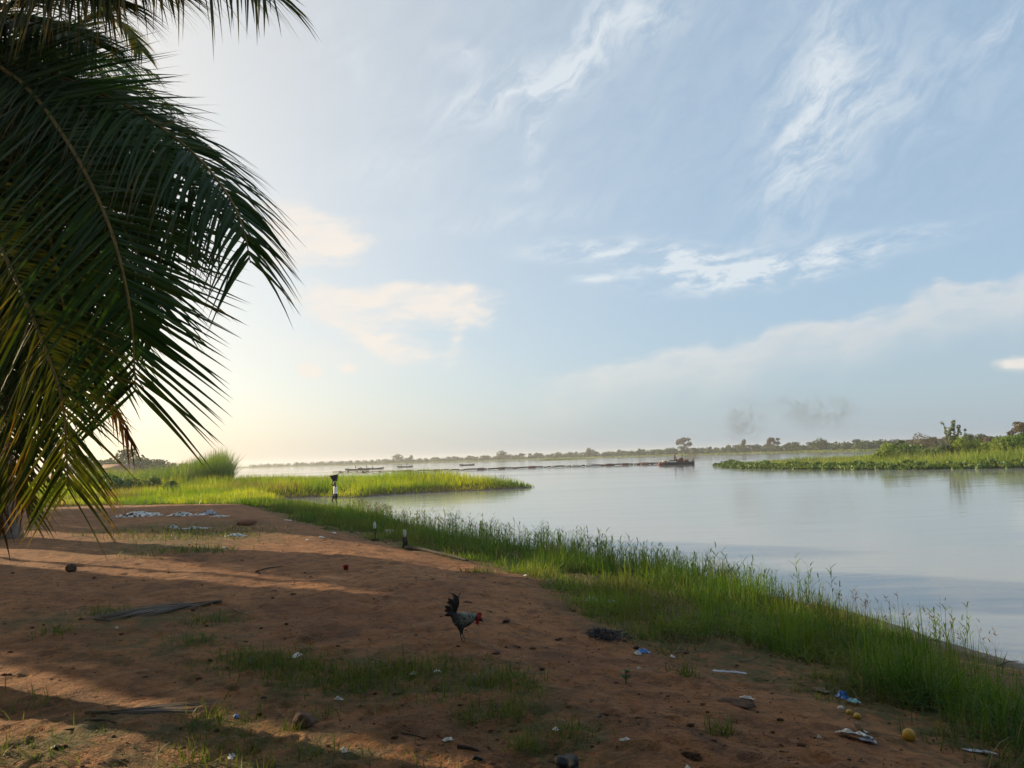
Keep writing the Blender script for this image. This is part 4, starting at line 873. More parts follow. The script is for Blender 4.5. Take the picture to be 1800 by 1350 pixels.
# ------------------------------------------------------------------ floating pipeline, dredging boat and canoes
def skin_body(name, verts, edges, radii, mat, parent, root_i=0, levels=1):
    me = bpy.data.meshes.new(name); me.from_pydata([tuple(v) for v in verts], edges, []); me.materials.append(MATS[mat])
    o = bpy.data.objects.new(name, me); COL.objects.link(o)
    if parent is not None: o.parent = parent
    md = o.modifiers.new('skin', 'SKIN'); md.use_smooth_shade = True
    if not me.skin_vertices: me.attributes  # the layer is made with the modifier
    for i, d in enumerate(me.skin_vertices[0].data):
        r_ = radii[i]; d.radius = r_ if isinstance(r_, tuple) else (r_, r_); d.use_root = (i == root_i)
    sb = o.modifiers.new('subsurf', 'SUBSURF'); sb.levels = levels; sb.render_levels = levels
    return o
def person(loc, label, rz=0, pose='stand', top='cloth_dark', low='cloth_dark', s=1.0, group=None, fingers=False, arms=None):
    root = empty('person', loc, label, 'person', group, rz); root.scale = (s, s, s)
    J = {}; R_ = {}
    if pose == 'sit': hip, kn, an = .0, [(-.36, .1, .12), (-.36, -.1, .12)], [(-.38, .1, -.3), (-.36, -.1, -.3)]
    elif pose == 'walk': hip, kn, an = .88, [(-.21, .1, .52), (.03, -.1, .48)], [(-.09, .1, .10), (.05, -.1, .06)]
    else: hip, kn, an = .88, [(-.02, .11, .48), (.0, -.11, .48)], [(.0, .12, .06), (.02, -.12, .06)]
    V = [(0, 0, hip), (0, 0, hip + .22), (0, 0, hip + .40), (0, 0, hip + .53), (-.015, 0, hip + .62), (-.03, 0, hip + .72)]
    R = [(.13, .11), (.115, .09), (.14, .095), (.055, .055), (.075, .068), (.06, .055)]
    Eg = [(0, 1), (1, 2), (2, 3), (3, 4), (4, 5)]
    nose = len(V); V.append((-.115, 0, hip + .615)); R.append(.014); Eg.append((4, nose))
    for k, sg in enumerate((1, -1)):
        V += [(0, sg * .16, hip + .47)]; R += [.062]; Eg.append((2, len(V) - 1))
        el, ha = (arms[k] if arms else ((-.05, sg * .24, hip + .22), (-.16, sg * .2, hip + .0)))
        V += [el, ha]; R += [.042, .03]; n_ = len(V); Eg += [(n_ - 3, n_ - 2), (n_ - 2, n_ - 1)]
        d = np.array(ha) - np.array(el); d = d / np.linalg.norm(d); side = np.cross(d, (1, 0, 0)); side /= np.linalg.norm(side)
        pal = np.array(ha) + d * .06; V.append(tuple(pal)); R.append((.034, .018)); Eg.append((n_ - 1, n_)); pi = n_
        if fingers:
            for q, ln in ((-1.5, .06), (-.5, .075), (.5, .08), (1.5, .07)):
                f1 = pal + d * ln * .6 + side * q * .016; f2 = f1 + d * ln * .5 + np.array([.015, 0, 0])
                V += [tuple(f1), tuple(f2)]; R += [.009, .007]; n_ = len(V); Eg += [(pi, n_ - 2), (n_ - 2, n_ - 1)]
            th = np.array(ha) + d * .03 + side * .05; V += [tuple(th), tuple(th + d * .035)]; R += [.01, .008]; n_ = len(V); Eg += [(pi - 1, n_ - 2), (n_ - 2, n_ - 1)]
    for k, sg in enumerate((1, -1)):
        V += [(0, sg * .09, hip - .04), kn[k], an[k], (an[k][0] - .14, an[k][1], an[k][2] - .035)]; R += [.085, .055, .036, .03]; n_ = len(V)
        Eg += [(0, n_ - 4), (n_ - 4, n_ - 3), (n_ - 3, n_ - 2), (n_ - 2, n_ - 1)]
    skin_body('body', V, Eg, R, 'skin', root)
    skin_body('hair', [(.005, 0, hip + .66), (-.02, 0, hip + .755)], [(0, 1)], [.085, .06], 'hair', root)
    def shell(rs, sides=14):
        V_ = []; T_ = []
        for (c_, rx, ry) in rs:
            for q in range(sides): V_.append((c_[0] + rx * math.cos(6.28319 * q / sides), c_[1] + ry * math.sin(6.28319 * q / sides), c_[2]))
        for i_ in range(len(rs) - 1):
            for q in range(sides):
                a_ = i_ * sides + q; b2_ = i_ * sides + (q + 1) % sides; T_ += [(a_, b2_, b2_ + sides), (a_, b2_ + sides, a_ + sides)]
        return np.array(V_), np.array(T_)
    g = Geo(); g.add(*shell([((0, 0, hip + .00), .145, .185), ((0, 0, hip + .10), .138, .175), ((0, 0, hip + .22), .128, .165), ((0, 0, hip + .34), .135, .185), ((0, 0, hip + .44), .125, .205), ((0, 0, hip + .50), .10, .17), ((0, 0, hip + .535), .075, .09)]))
    g.obj('shirt', top, root, True)
    g = Geo(); g.add(*shell([((0, 0, hip + .04), .14, .18), ((0, 0, hip - .05), .15, .19), ((0, 0, hip - .10), .12, .15)]))
    for k, sg in enumerate((1, -1)):
        m1 = np.array((0, sg * .09, hip - .04)); k1 = np.array(kn[k], float); pts_ = [m1, m1 * .6 + k1 * .4, m1 * .2 + k1 * .8]
        g.add(*tube(pts_, [.115, .11, .105], 12))
    g.obj('shorts', low, root, True)
    return root
def hull_geo(L, Wd, H, sheer=.25, n=18, flat=.0):
    V = []; T = []
    for i in range(n):
        t = i / (n - 1) * 2 - 1; w = Wd * .5 * max(.02, (1 - abs(t) ** 2.6)) ** .8; top = H + sheer * abs(t) ** 3; bot = -H * .5 * (1 - abs(t) ** 3) + (sheer * .6) * abs(t) ** 4
        x = t * L / 2
        V += [(x, -w, top), (x, -w * .75, bot * .5), (x, 0, bot), (x, w * .75, bot * .5), (x, w, top), (x, w * .86, top - .02), (x, 0, bot + .10 if abs(t) < .9 else top - .03), (x, -w * .86, top - .02)]
    for i in range(n - 1):
        for j in range(8):
            p = i * 8 + j; q = i * 8 + (j + 1) % 8; T += [(p, q, q + 8), (p, q + 8, p + 8)]
    return np.array(V), np.array(T)
def canoe(px, py, L, label, rz=0.0):
    p = on_level(px, py, 0.0); root = empty('canoe', (p[0], p[1], .05), label, 'canoe', 'canoes on the river', rz)
    Geo().add(*hull_geo(L, 1.1, .38, .3)).obj('hull', 'canoe_wood', root)
    for q in (-.28, .05, .32): Geo().add(*box(q * L, 0, .33, .18, .95, .05)).obj('thwart', 'canoe_wood', root)
    return p
cz = .1
def crew(p, dx, pose, label, top='cloth_dark', s=1.0):
    person((p[0] + dx, p[1], .12 if pose == 'stand' else .42), label, 0 if dx < 0 else math.pi, pose, top, 'cloth_dark', s, 'people in the canoes')
p = canoe(628, 826.3, 9.0, 'long dark canoe farthest left on the water, partly behind the grass tips'); crew(p, -.6, 'stand', 'person standing in the leftmost dark canoe'); crew(p, -3.4, 'sit', 'person sitting at the left end of the leftmost canoe'); crew(p, 1.2, 'sit', 'person sitting in the middle of the leftmost canoe', 'cloth_red')
p = canoe(652, 825.0, 10.0, 'long dark canoe second from the left with a raised bow'); crew(p, -1.6, 'stand', 'person standing in the second canoe from the left'); crew(p, -3.6, 'sit', 'person sitting at the stern of the second canoe'); crew(p, 0.6, 'sit', 'person sitting amid the second canoe from the left')
p = canoe(712, 821.4, 6.8, 'short dark canoe with one tall standing figure, third from the left'); crew(p, .8, 'stand', 'person standing tall in the third canoe from the left', s=1.12); crew(p, -1.6, 'sit', 'person sitting in the third canoe from the left')
p = canoe(821, 818.2, 6.5, 'small far canoe to the right of the three dark canoes'); crew(p, -1.9, 'sit', 'person sitting low in the small far canoe', 'cloth_red')
# pipeline on floats
pl_px = [(585, 830.5), (640, 830.3), (705, 829.6), (750, 828.6), (790, 827.6), (850, 826.0), (930, 823.0), (1010, 820.6), (1075, 818.4), (1135, 816.6), (1168, 815.6)]
PLW = np.array([on_level(*q) for q in pl_px]); PLW[:, 2] = .22
base = PLW[-1] * [1, 1, 0]
PR = empty('floating_pipeline', base, 'long black pipe on small floats stretching left from the dredging boat', 'pipeline')
seg = np.linalg.norm(np.diff(PLW, axis=0), axis=1); cu = np.concatenate([[0], np.cumsum(seg)]); tot_ = cu[-1]
nseg = 16
for k in range(nseg):
    ss = np.linspace(k / nseg * tot_, (k + 1) / nseg * tot_ - .15, 5); P = np.stack([np.interp(ss, cu, PLW[:, i]) for i in range(3)], 1); P[:, 2] += np.array([0, .05, .08, .05, 0]) - .02
    Geo().add(*tube(P - base, .17, 8)).obj('pipe_section', 'pipe_black', PR)
drum = Geo(); V, T = lathe([(0, -1.0), (.42, -1.0), (.45, -.7), (.42, -.35), (.45, 0), (.42, .35), (.45, .7), (.42, 1.0), (0, 1.0)], 12); drum.add(np.stack([V[:, 2], V[:, 0], V[:, 1]], 1), T); dme = drum.mesh('float', True)
dme2 = dme.copy(); dme.materials.append(MATS['float_red']); dme2.materials.append(MATS['float_pale'])
for (px, red, sc_) in ((600, 1, 1), (640, 1, 1), (716, 1, 1.3), (731, 0, 1), (768, 1, 1.2), (792, 0, .7), (812, 0, .8), (845, 1, 1.4), (882, 1, 1.3), (905, 1, .8), (935, 1, 1.4), (958, 0, .7), (972, 0, .8), (997, 0, .9), (1010, 0, 1.3), (1018, 0, 1.1), (1034, 0, 1.2), (1060, 1, .7), (1071, 1, 1.3), (1077, 1, .7), (1099, 1, 1.3), (1122, 1, .7), (1134, 1, 1.4), (1146, 1, .6)):
    py = np.interp(px, [q[0] for q in pl_px], [q[1] for q in pl_px]); w = on_level(px, py, 0.0)
    o = bpy.data.objects.new('float', dme if red else dme2); COL.objects.link(o); o.parent = PR; o.location = (w[0] - base[0], w[1] - base[1] - .25, .16); o.scale = (.62 * sc_, .62 * sc_, .62 * sc_); o.rotation_euler = (rng.uniform(0, 6), 0, rng.normal(0, .25))
# dredging boat
bp = on_level(1190, 816.5, 0.0); BR = empty('dredging_boat', (bp[0], bp[1], 0), 'low dark dredging boat with red engine and leaning mast, smoking', 'boat', rz=.05); BR.scale = (.82, .82, .82)
V, T = hull_geo(9.6, 2.6, .55, .18, 20); Geo().add(V, T).obj('hull', 'hull_dark', BR)
Geo().add(*box(.3, 0, .62, 7.4, 1.9, .10)).obj('deck', 'driftwood', BR)
eng = Geo().add(*box(1.0, 0, 1.05, 1.6, 1.1, .8, .9)).add(*box(1.2, 0, 1.6, .8, .7, .35)).obj('engine', 'rust_red', BR)
Geo().add(*tube([(1.5, .2, 1.5), (1.5, .2, 2.3), (1.75, .2, 2.5)], .08, 8)).obj('exhaust_pipe', 'pipe_black', eng)
Geo().add(*box(2.6, 0, .95, 1.0, 1.2, .55, .8)).obj('pump_housing', 'rust_red', BR)
Geo().add(*tube([(.1, .5, .6), (-.15, .5, 1.9), (-.35, .5, 3.1)], [.14, .11, .08], 8)).obj('mast', 'hull_dark', BR)
Geo().add(*tube([(-.33, .5, 2.9), (.35, .5, 2.75)], .06, 6)).obj('boom', 'rust_red', BR)
Geo().add(*tube([(-4.2, 0, .75), (-2.2, 0, 1.0), (-.6, 0, 1.05), (.4, 0, 1.2)], .2, 10)).obj('suction_pipe', 'rust_red', BR)
for q in (-3.6, -2.3): Geo().add(*box(q, -.2, .85, .7, 1.2, .5, .85)).obj('storage_box', 'float_pale', BR)
for q in (-4.6, -4.0): Geo().add(*tube([(q, -.9, .25), (q, .9, .25)], .42, 12)).obj('drum', 'rust_red', BR)
person((bp[0] + 3.6, bp[1] - .1, .68), 'person standing at the right end of the dredging boat', 0, 'sit', 'cloth_dark', 'cloth_dark', 1.0, 'boat crew')
person((bp[0] - .6, bp[1] - .5, .68), 'person in red bending beside the mast of the dredging boat', math.pi, 'stand', 'cloth_red', 'cloth_dark', .95, 'boat crew')

# ------------------------------------------------------------------ person wading with a basin
wp = on_level(590, 888.5, 0.0)
WR = person((wp[0], wp[1], -.10), 'person in a white sleeveless top and dark shorts wading, steadying a black basin', .35, 'walk', 'shirt_white', 'shorts_black', .99, None, True,
            arms=(((-.22, .24, 1.46), (-.17, .2, 1.70)), ((-.14, -.27, 1.50), (-.05, -.23, 1.72))))
prof = [(.0, .0), (.125, .0), (.15, .05), (.20, .18), (.255, .34), (.27, .40), (.285, .41), (.275, .425), (.245, .40), (.19, .20), (.14, .07), (0, .05)]
BN = empty('basin', (wp[0] - .02, wp[1], 1.57), 'deep black basin tilted on the head of the wading person', 'basin'); BN.rotation_euler = (0.05, -.16, 0)
Geo().add(*lathe(prof, 24)).obj('bowl', 'black_plastic', BN, True)
for sg in (-1, 1): Geo().add(*tube([(sg * .27, -.07, .40), (sg * .34, -.05, .44), (sg * .35, 0, .45), (sg * .34, .05, .44), (sg * .27, .07, .40)], .014, 6)).obj('handle', 'black_plastic', BN, True)

# ------------------------------------------------------------------ rooster
rp = gpos(816, 1127)
dist = np.linalg.norm(rp - CAM)
RS = empty('rooster', rp, 'black and grey rooster with red head walking right across the sand', 'rooster', rz=-.12)
u_ = dist / FOC / 11.25
def rz_(zx, zy, yy=0.0): return np.array([(zx - 640) * u_, yy, (1122 - zy) * u_])
def loft(rings, sides=14):
    V = []; T = []
    for c_, tx, hw, hh in rings:                  # centre, tangent, half width (y), half height
        tx = np.asarray(tx, float) / np.linalg.norm(tx); up = np.array([-tx[2], 0, tx[0]])
        for j in range(sides):
            a = 2 * math.pi * j / sides; V.append(c_ + np.array([0, 1, 0]) * hw * math.cos(a) + up * hh * math.sin(a))
    n = len(rings)
    for i in range(n - 1):
        for j in range(sides):
            p = i * sides + j; q = i * sides + (j + 1) % sides; T += [(p, q, q + sides), (p, q + sides, p + sides)]
    V += [rings[0][0], rings[-1][0]]
    for j in range(sides): T += [(n * sides, (j + 1) % sides, j), (n * sides + 1, (n - 1) * sides + j, (n - 1) * sides + (j + 1) % sides)]
    return np.array(V), np.array(T)
sk = [((395, 560), 25, 20), ((440, 620), 60, 55), ((500, 690), 95, 110), ((580, 715), 125, 140), ((660, 720), 130, 140), ((730, 705), 115, 118), ((790, 690), 88, 92), ((840, 680), 62, 68), ((885, 680), 48, 55), ((925, 690), 46, 55), ((960, 715), 36, 44), ((985, 740), 18, 22)]
rings = []
for k, ((zx, zy), hw, hh) in enumerate(sk):
    a = sk[max(k - 1, 0)][0]; b_ = sk[min(k + 1, len(sk) - 1)][0]; rings.append((rz_(zx, zy), (b_[0] - a[0], 0, a[1] - b_[1]), hw * u_, hh * u_))
V, T = loft(rings, 18); g = Geo()
hk = np.repeat(np.interp(np.arange(len(sk)), [0, 1, 2, 3, 4, 5, 6, 7, 8, 9, 11], [0, .1, .25, .38, .5, .72, .85, .8, .3, .1, .0]), 18); hk = np.concatenate([hk, [0, 0]])
upper = (V[:, 2] - rz_(0, 715)[2]) / (150 * u_); g.add(V, T, .5, np.clip(hk * np.clip(.75 + .6 * upper, 0, 1.3), 0, 1))
for yy, (kx, kz), (hx, hz), (fx, fz) in ((.03, (585, 905), (600, 1000), (655, 1108)), (-.035, (600, 905), (590, 1000), (640, 1112))):
    pts = catmull([rz_(580, 800, yy), rz_(kx, kz, yy), rz_(hx, hz, yy), rz_(fx, fz, yy)], 12)
    g.add(*tube(pts, np.interp(np.linspace(0, 1, 12), [0, .35, .55, 1], [80 * u_, 42 * u_, 15 * u_, 13 * u_]), 8), .5, 0.05)
g.obj('body', 'feather_body', RS, True)
for yy, (hx, hz), (fx, fz) in ((.03, (600, 985), (655, 1108)), (-.035, (590, 985), (640, 1112))):
    gl = Geo(); gl.add(*tube([rz_(hx, hz, yy), rz_((hx + fx) / 2, (hz + fz) / 2, yy), rz_(fx, fz, yy)], [17 * u_, 15 * u_, 15 * u_], 7))
    for ax, ay, ln in ((1, 0, 85), (.85, .5, 75), (.85, -.5, 75), (-1, 0, 40)):
        s0 = rz_(fx, fz, yy); e0 = s0 + np.array([ax, ay, 0]) * ln * u_; e0[2] = 4 * u_; gl.add(*tube([s0, (s0 + e0) / 2 + np.array([0, 0, 6 * u_]), e0], [11 * u_, 9 * u_, 4 * u_], 6))
    gl.obj('shank', 'leg_yellow', RS, True)
def feather(p0, p1, p2, p3, w, name, mat, tw=.3):
    C = catmull([p0, p1, p2, p3], 9); tg = norm(np.gradient(C, axis=0)); sd_ = norm(np.cross(tg, (0, 1, 0)) + np.array([0, tw, 0]))
    wp_ = w * np.array([.35, .75, .95, 1, 1, .95, .85, .6, .12])[:, None] * .5; th = norm(np.cross(tg, sd_)) * .0018
    V = np.concatenate([C - sd_ * wp_, C + th, C + sd_ * wp_, C - th]); n = 9; T = []
    for i in range(n - 1):
        for a, b_ in ((0, n), (n, 2 * n), (2 * n, 3 * n), (3 * n, 0)): T += [(a + i, b_ + i, b_ + i + 1), (a + i, b_ + i + 1, a + i + 1)]
    return Geo().add(V, T, rng.random(), .5).obj(name, mat, RS, True)
for k, (bx, bz, mx_, mz, tx, tz, ex, ez, w, yy) in enumerate(((455, 640, 520, 420, 510, 290, 395, 232, 55, .0), (470, 640, 545, 430, 540, 300, 600, 205, 34, .012), (450, 640, 490, 440, 480, 330, 445, 270, 90, .01), (440, 640, 455, 460, 430, 380, 360, 315, 95, -.012), (430, 650, 420, 480, 390, 420, 310, 410, 95, .014), (430, 660, 400, 530, 360, 490, 285, 470, 95, -.01), (430, 680, 390, 580, 340, 560, 262, 555, 90, .008), (440, 690, 400, 620, 350, 620, 290, 635, 80, -.012), (470, 640, 500, 470, 500, 380, 480, 300, 85, -.008), (450, 660, 430, 520, 420, 430, 385, 360, 100, .0), (440, 670, 400, 560, 370, 520, 320, 500, 100, .0), (460, 650, 470, 500, 460, 400, 430, 340, 100, .0))):
    feather(rz_(bx, bz, yy * .4), rz_(mx_, mz, yy), rz_(tx, tz, yy * 1.6), rz_(ex, ez, yy * 2), w * u_, 'tail_feather', 'feather_black')
for sg in (-1, 1):
    g = Geo(); V, T = ICO3; W_ = V * np.array([115, 26, 70]) * u_; ca, sa = math.cos(.38), math.sin(.38); W_ = np.stack([W_[:, 0] * ca - W_[:, 2] * sa * -1, W_[:, 1], W_[:, 2] * ca - W_[:, 0] * sa * -1], 1)
    g.add(W_ + rz_(590, 735, sg * 112 * u_), T, .5, .30); g.obj('wing', 'feather_body', RS, True)
n = 190; th = rng.uniform(-1, 1, n); zx = rng.uniform(640, 850, n); S = []
cy_ = np.interp(zx, [s_[0][0] for s_ in sk], [s_[0][1] for s_ in sk]); hw = np.interp(zx, [s_[0][0] for s_ in sk], [s_[1] for s_ in sk]); hh = np.interp(zx, [s_[0][0] for s_ in sk], [s_[2] for s_ in sk])
ph = th * 2.2; P = np.stack([(zx - 640) * u_, np.sin(ph) * hw * u_ * .97, (1122 - cy_ + np.cos(ph) * hh * .97) * u_], 1)
D = norm(np.stack([-np.ones(n), .25 * np.sin(ph), -.35 - .3 * np.abs(th)], 1)); nr_ = np.stack([0 * ph, np.sin(ph), np.cos(ph)], 1)
g = Geo(); g.add(*ribbons(P + nr_ * .004, D, 95 * u_ * rng.uniform(.7, 1.2, n), 20 * u_, np.zeros((n, 3)), norm(np.cross(D, nr_)), 3)); tag(g.obj('hackle_feathers', 'hackle', RS), kind='stuff')
# head furnishings: red face, comb, wattles, beak, eyes
g = Geo(); V, T = ICO3; g.add(V * np.array([62, 50, 66]) * u_ + rz_(925, 690), T); g.obj('face', 'comb_red', RS, True)
outline = [(895, 640), (900, 590), (918, 610), (930, 572), (950, 600), (968, 575), (978, 612), (990, 600), (985, 660), (960, 690), (920, 680)]
oc = np.array([rz_(a, b_) for a, b_ in outline]); n = len(oc); th_ = np.array([0, 9 * u_, 0]); V = np.concatenate([oc - th_, oc + th_, [oc.mean(0) - th_, oc.mean(0) + th_]])
T = [t for i in range(n) for t in ((i, (i + 1) % n, 2 * n), (n + (i + 1) % n, n + i, 2 * n + 1), (i, n + i, n + (i + 1) % n), (i, n + (i + 1) % n, (i + 1) % n))]
Geo().add(V, T).obj('comb', 'comb_red', RS)
for sg in (-1, 1):
    V, T = ICO2; Geo().add(V * np.array([32, 14, 52]) * u_ + rz_(905, 762, sg * 22 * u_), T).obj('wattle', 'comb_red', RS, True)
    Geo().add(V * 8 * u_ + rz_(945, 685, sg * 47 * u_), T).obj('eye', 'feather_black', RS, True)
Geo().add(*tube([rz_(962, 715), rz_(990, 745), rz_(1018, 785)], [24 * u_, 17 * u_, 2 * u_], 8)).obj('beak', 'beak_horn', RS, True)

# ------------------------------------------------------------------ things lying on the sand
def lump(name, px, py, sx, sy, sz, mat, label, cat, group=None, seed=0, amp=.22, sub=ICO3, rz=None, flatten=True):
    c_ = gpos(px, py); V, T = sub; V = V.copy(); r_ = 1 + amp * 2 * fbm(V[:, 0] * 1.4 + V[:, 2] * 2.1 + 5, V[:, 1] * 1.4 - V[:, 2] * 1.3 + 9, seed, 4); V = V * r_[:, None] * np.array([sx, sy, sz]) * .5
    if flatten: V[:, 2] = np.maximum(V[:, 2], -sz * .32)
    V[:, 2] += sz * .30
    o = at(Geo().add(V, T, rng.random(), .5).obj(name, mat, None, True), c_); o.rotation_euler = (0, 0, rng.uniform(0, 6) if rz is None else rz)
    return tag(o, label, cat, group)
def sheet(name, px, py, sx, sy, amp, mat, label, cat='litter', group=None, seed=0, n=14, rz=None, freq=3.0, cut=.0, raise_=.0):
    """crumpled thin sheet lying on the ground, with its own small thickness"""
    c_ = gpos(px, py); uu, ww = np.meshgrid(np.linspace(-.5, .5, n), np.linspace(-.5, .5, n), indexing='ij'); rz = rng.uniform(0, 3) if rz is None else rz
    x = uu * sx * (1 + .35 * fbm(ww * 3, uu * 2 + 7, seed + 3, 2)); y = ww * sy * (1 + .5 * fbm(uu * 3, ww * 2, seed + 4, 3))
    rid = 1 - np.abs(fbm(uu * freq + seed, ww * freq * .8, seed, 3)) * 2.2
    x = x + .35 * amp * fbm(uu * 5, ww * 5, seed + 8, 2) * 2; cr, sr = math.cos(rz), math.sin(rz)
    X_, Y_ = x * cr - y * sr, x * sr + y * cr
    z = np.maximum(gz_at((c_[0] + X_).ravel(), (c_[1] + Y_).ravel()).reshape(X_.shape), 0) - c_[2] + .012 + amp * np.clip(rid, 0, 1) * np.clip(1.6 - 3.2 * np.maximum(abs(uu), abs(ww)), .12, 1) + raise_ * np.clip(-ww, 0, 1)
    top = np.stack([X_, Y_, z], -1).reshape(-1, 3); V = np.concatenate([top, top - np.array([0, 0, .004])]); T = []
    for i in range(n - 1):
        for j in range(n - 1):
            if cut and _hash(np.array([i * 1.0]), np.array([j * 1.0]), seed)[0] < cut * max(abs(uu[i, j]), abs(ww[i, j])) * 2: continue
            a = i * n + j; q = ((a, a + n, a + n + 1), (a, a + n + 1, a + 1)); T += list(q); T += [(t[2] + n * n, t[1] + n * n, t[0] + n * n) for t in q]
    o = at(Geo().add(V, T).obj(name, mat, None, False), c_); return tag(o, label, cat, group)
lump('stone', 535, 1272, .13, .11, .11, 'brown_stone', 'brown angular stone on the dark sand, lower left of the rooster', 'stone', seed=5, amp=.4, rz=.4)
lump('coconut', 125, 1003, .17, .15, .15, 'coconut_husk', 'dark round coconut husk in the sunlit strip under the fronds', 'coconut', seed=6, amp=.12)
lump('brick', 433, 923, .62, .3, .24, 'brick_red', 'broken red brick chunk on the sand near the meadow edge', 'brick', seed=9, amp=.12, rz=.1, sub=ICO2)
lump('black_bag', 995, 1345, .15, .11, .10, 'black_plastic', 'crumpled black plastic bag at the bottom edge of the photo', 'plastic bag', seed=12, amp=.5)
lump('black_scrap', 1055, 1260, .05, .03, .025, 'black_plastic', 'small black scrap alone on the sand right of the grass patches', 'litter', seed=13, amp=.5)
lump('black_scrap', 836, 1332, .06, .03, .03, 'black_plastic', 'small black scrap left of the black bag', 'litter', seed=14, amp=.5)
lump('black_scrap', 98, 1322, .05, .04, .02, 'black_plastic', 'small black scrap in the lower left corner', 'litter', seed=15, amp=.5)
lump('yellow_fruit', 1598, 1294, .082, .082, .082, 'yellow_fruit', 'largest yellow round fruit at the foot of the grass', 'fruit', 'yellow fruits', seed=16, amp=.03, flatten=False)
lump('yellow_fruit', 1492, 1252, .045, .045, .045, 'yellow_fruit', 'small yellow fruit in the grass edge, left one of the pair', 'fruit', 'yellow fruits', seed=17, amp=.04, sub=ICO2, flatten=False)
lump('yellow_fruit', 1507, 1260, .05, .05, .05, 'yellow_fruit', 'small yellow fruit in the grass edge, right one of the pair', 'fruit', 'yellow fruits', seed=18, amp=.04, flatten=False)
lump('white_pebble', 1478, 1245, .05, .04, .04, 'white_plastic', 'small white lump beside the pair of small yellow fruits', 'litter', seed=19, amp=.2)
lump('blue_scrap', 415, 1262, .035, .035, .03, 'blue_plastic', 'small bright blue plastic scrap alone on the dark sand', 'litter', seed=20, amp=.15)
lump('soil_heap', 1288, 1240, .26, .16, .035, 'clod_soil', 'heap of dark dug-up soil beside the white scrap', 'soil heap', seed=21, amp=.5)
for k, (px, py, w, lab) in enumerate(((872, 1148, .10, 'small dark clod just below right of the rooster'), (910, 1134, .10, 'dark clod right of the rooster feet'), (935, 1137, .09, 'dark flat clod next to the clod right of the rooster'), (765, 1208, .12, 'dark clod in the grass patch under the rooster'), (1215, 1328, .14, 'dark twisted clod near the bottom right of the sand'), (890, 1094, .16, 'dark hollow-looking clod beside the rooster head'), (820, 1062, .16, 'long dark clod above the rooster back'), (700, 1215, .1, 'small dark clod left in the grass patch'), (960, 1136, .05, 'tiny clod at the right of the clod pair'), (1000, 1160, .05, 'tiny upright clod left of the blue wrapper'), (618, 937, .22, 'dark clod at the edge of the bank grass'))):
    lump('clod', px, py, w * .7, w * .45, w * .2, 'clod_soil', lab, 'clod', 'dark clods on the sand', 30 + k, .55)
# ash heap
c_ = gpos(1052, 1118); n = 900; q = rng.normal(0, 1, (n, 2)) * np.array([.15, .11]); hz = .075 * np.exp(-(q[:, 0] / .2) ** 2 - (q[:, 1] / .15) ** 2)
P = np.stack([q[:, 0], q[:, 1], hz * rng.uniform(.3, 1.1, n)], 1); a = rng.random(n) * 6.283; D = norm(np.stack([np.cos(a), np.sin(a), rng.normal(0, .35, n)], 1))
g = Geo(); g.add(*ribbons(P, D, rng.uniform(.02, .07, n), .012, np.zeros((n, 3)), norm(np.cross(D, rng.normal(0, 1, (n, 3)))), 2))
AH = empty('ash_heap', c_, 'heap of grey ash and charred leaves at the grass edge right of the rooster', 'ash heap')
tag(g.obj('charred_leaves', 'ash', AH), kind='stuff')
V, T = ICO3; Geo().add(V * np.array([.20, .14, .035]), T).obj('ash_mound', 'dark_soil', AH, True)
# fallen palm fronds
def fallen(px0, py0, px1, py1, label, n, Wd, seed, hgt=.05):
    a, b_ = gpos(px0, py0), gpos(px1, py1); root = empty('fallen_frond', a, label, 'palm frond', 'fallen fronds'); L = np.linalg.norm(b_ - a); t_ = (b_ - a) / L; sd_ = np.cross(t_, (0, 0, 1))
    C = [a * (1 - q) + b_ * q + sd_ * .04 * math.sin(q * 3) for q in np.linspace(0, 1, 12)]
    for c2_ in C: c2_[2] = float(gz_at(c2_[0], c2_[1])[0]) + .022
    C = np.array(C); Geo().add(*tube(C - a, np.linspace(.013, .004, 12), 6)).obj('midrib', 'rachis_dry', root, True)
    q = rng.uniform(.05, .8, n); P = np.stack([np.interp(q, np.linspace(0, 1, 12), C[:, k]) for k in range(3)], 1) - a; sg = rng.choice([-1, 1], n)
    D = norm(t_ + sd_ * (sg * rng.uniform(.02, Wd, n))[:, None] + np.array([0, 0, 1.0]) * rng.normal(.01, .025, n)[:, None]); Ls = np.minimum(rng.uniform(.35, .9, n), (1.02 - q) * L + .25)
    g = Geo(); g.add(*ribbons(P, D, Ls, .022, np.array([0, 0, -.03]) + 0 * D, norm(np.cross(D, (0, 0, 1.0)) + rng.normal(0, .4, (n, 3))), 4, fold=.25)); tag(g.obj('leaflets', 'fallen_leaf', root), kind='stuff')
fallen(390, 1062, 195, 1088, 'dry grey palm frond lying across the sand under the palm', 90, .75, 1)
fallen(150, 1258, 318, 1250, 'thin dry palm frond lying in the lower left of the sand', 34, .35, 2)
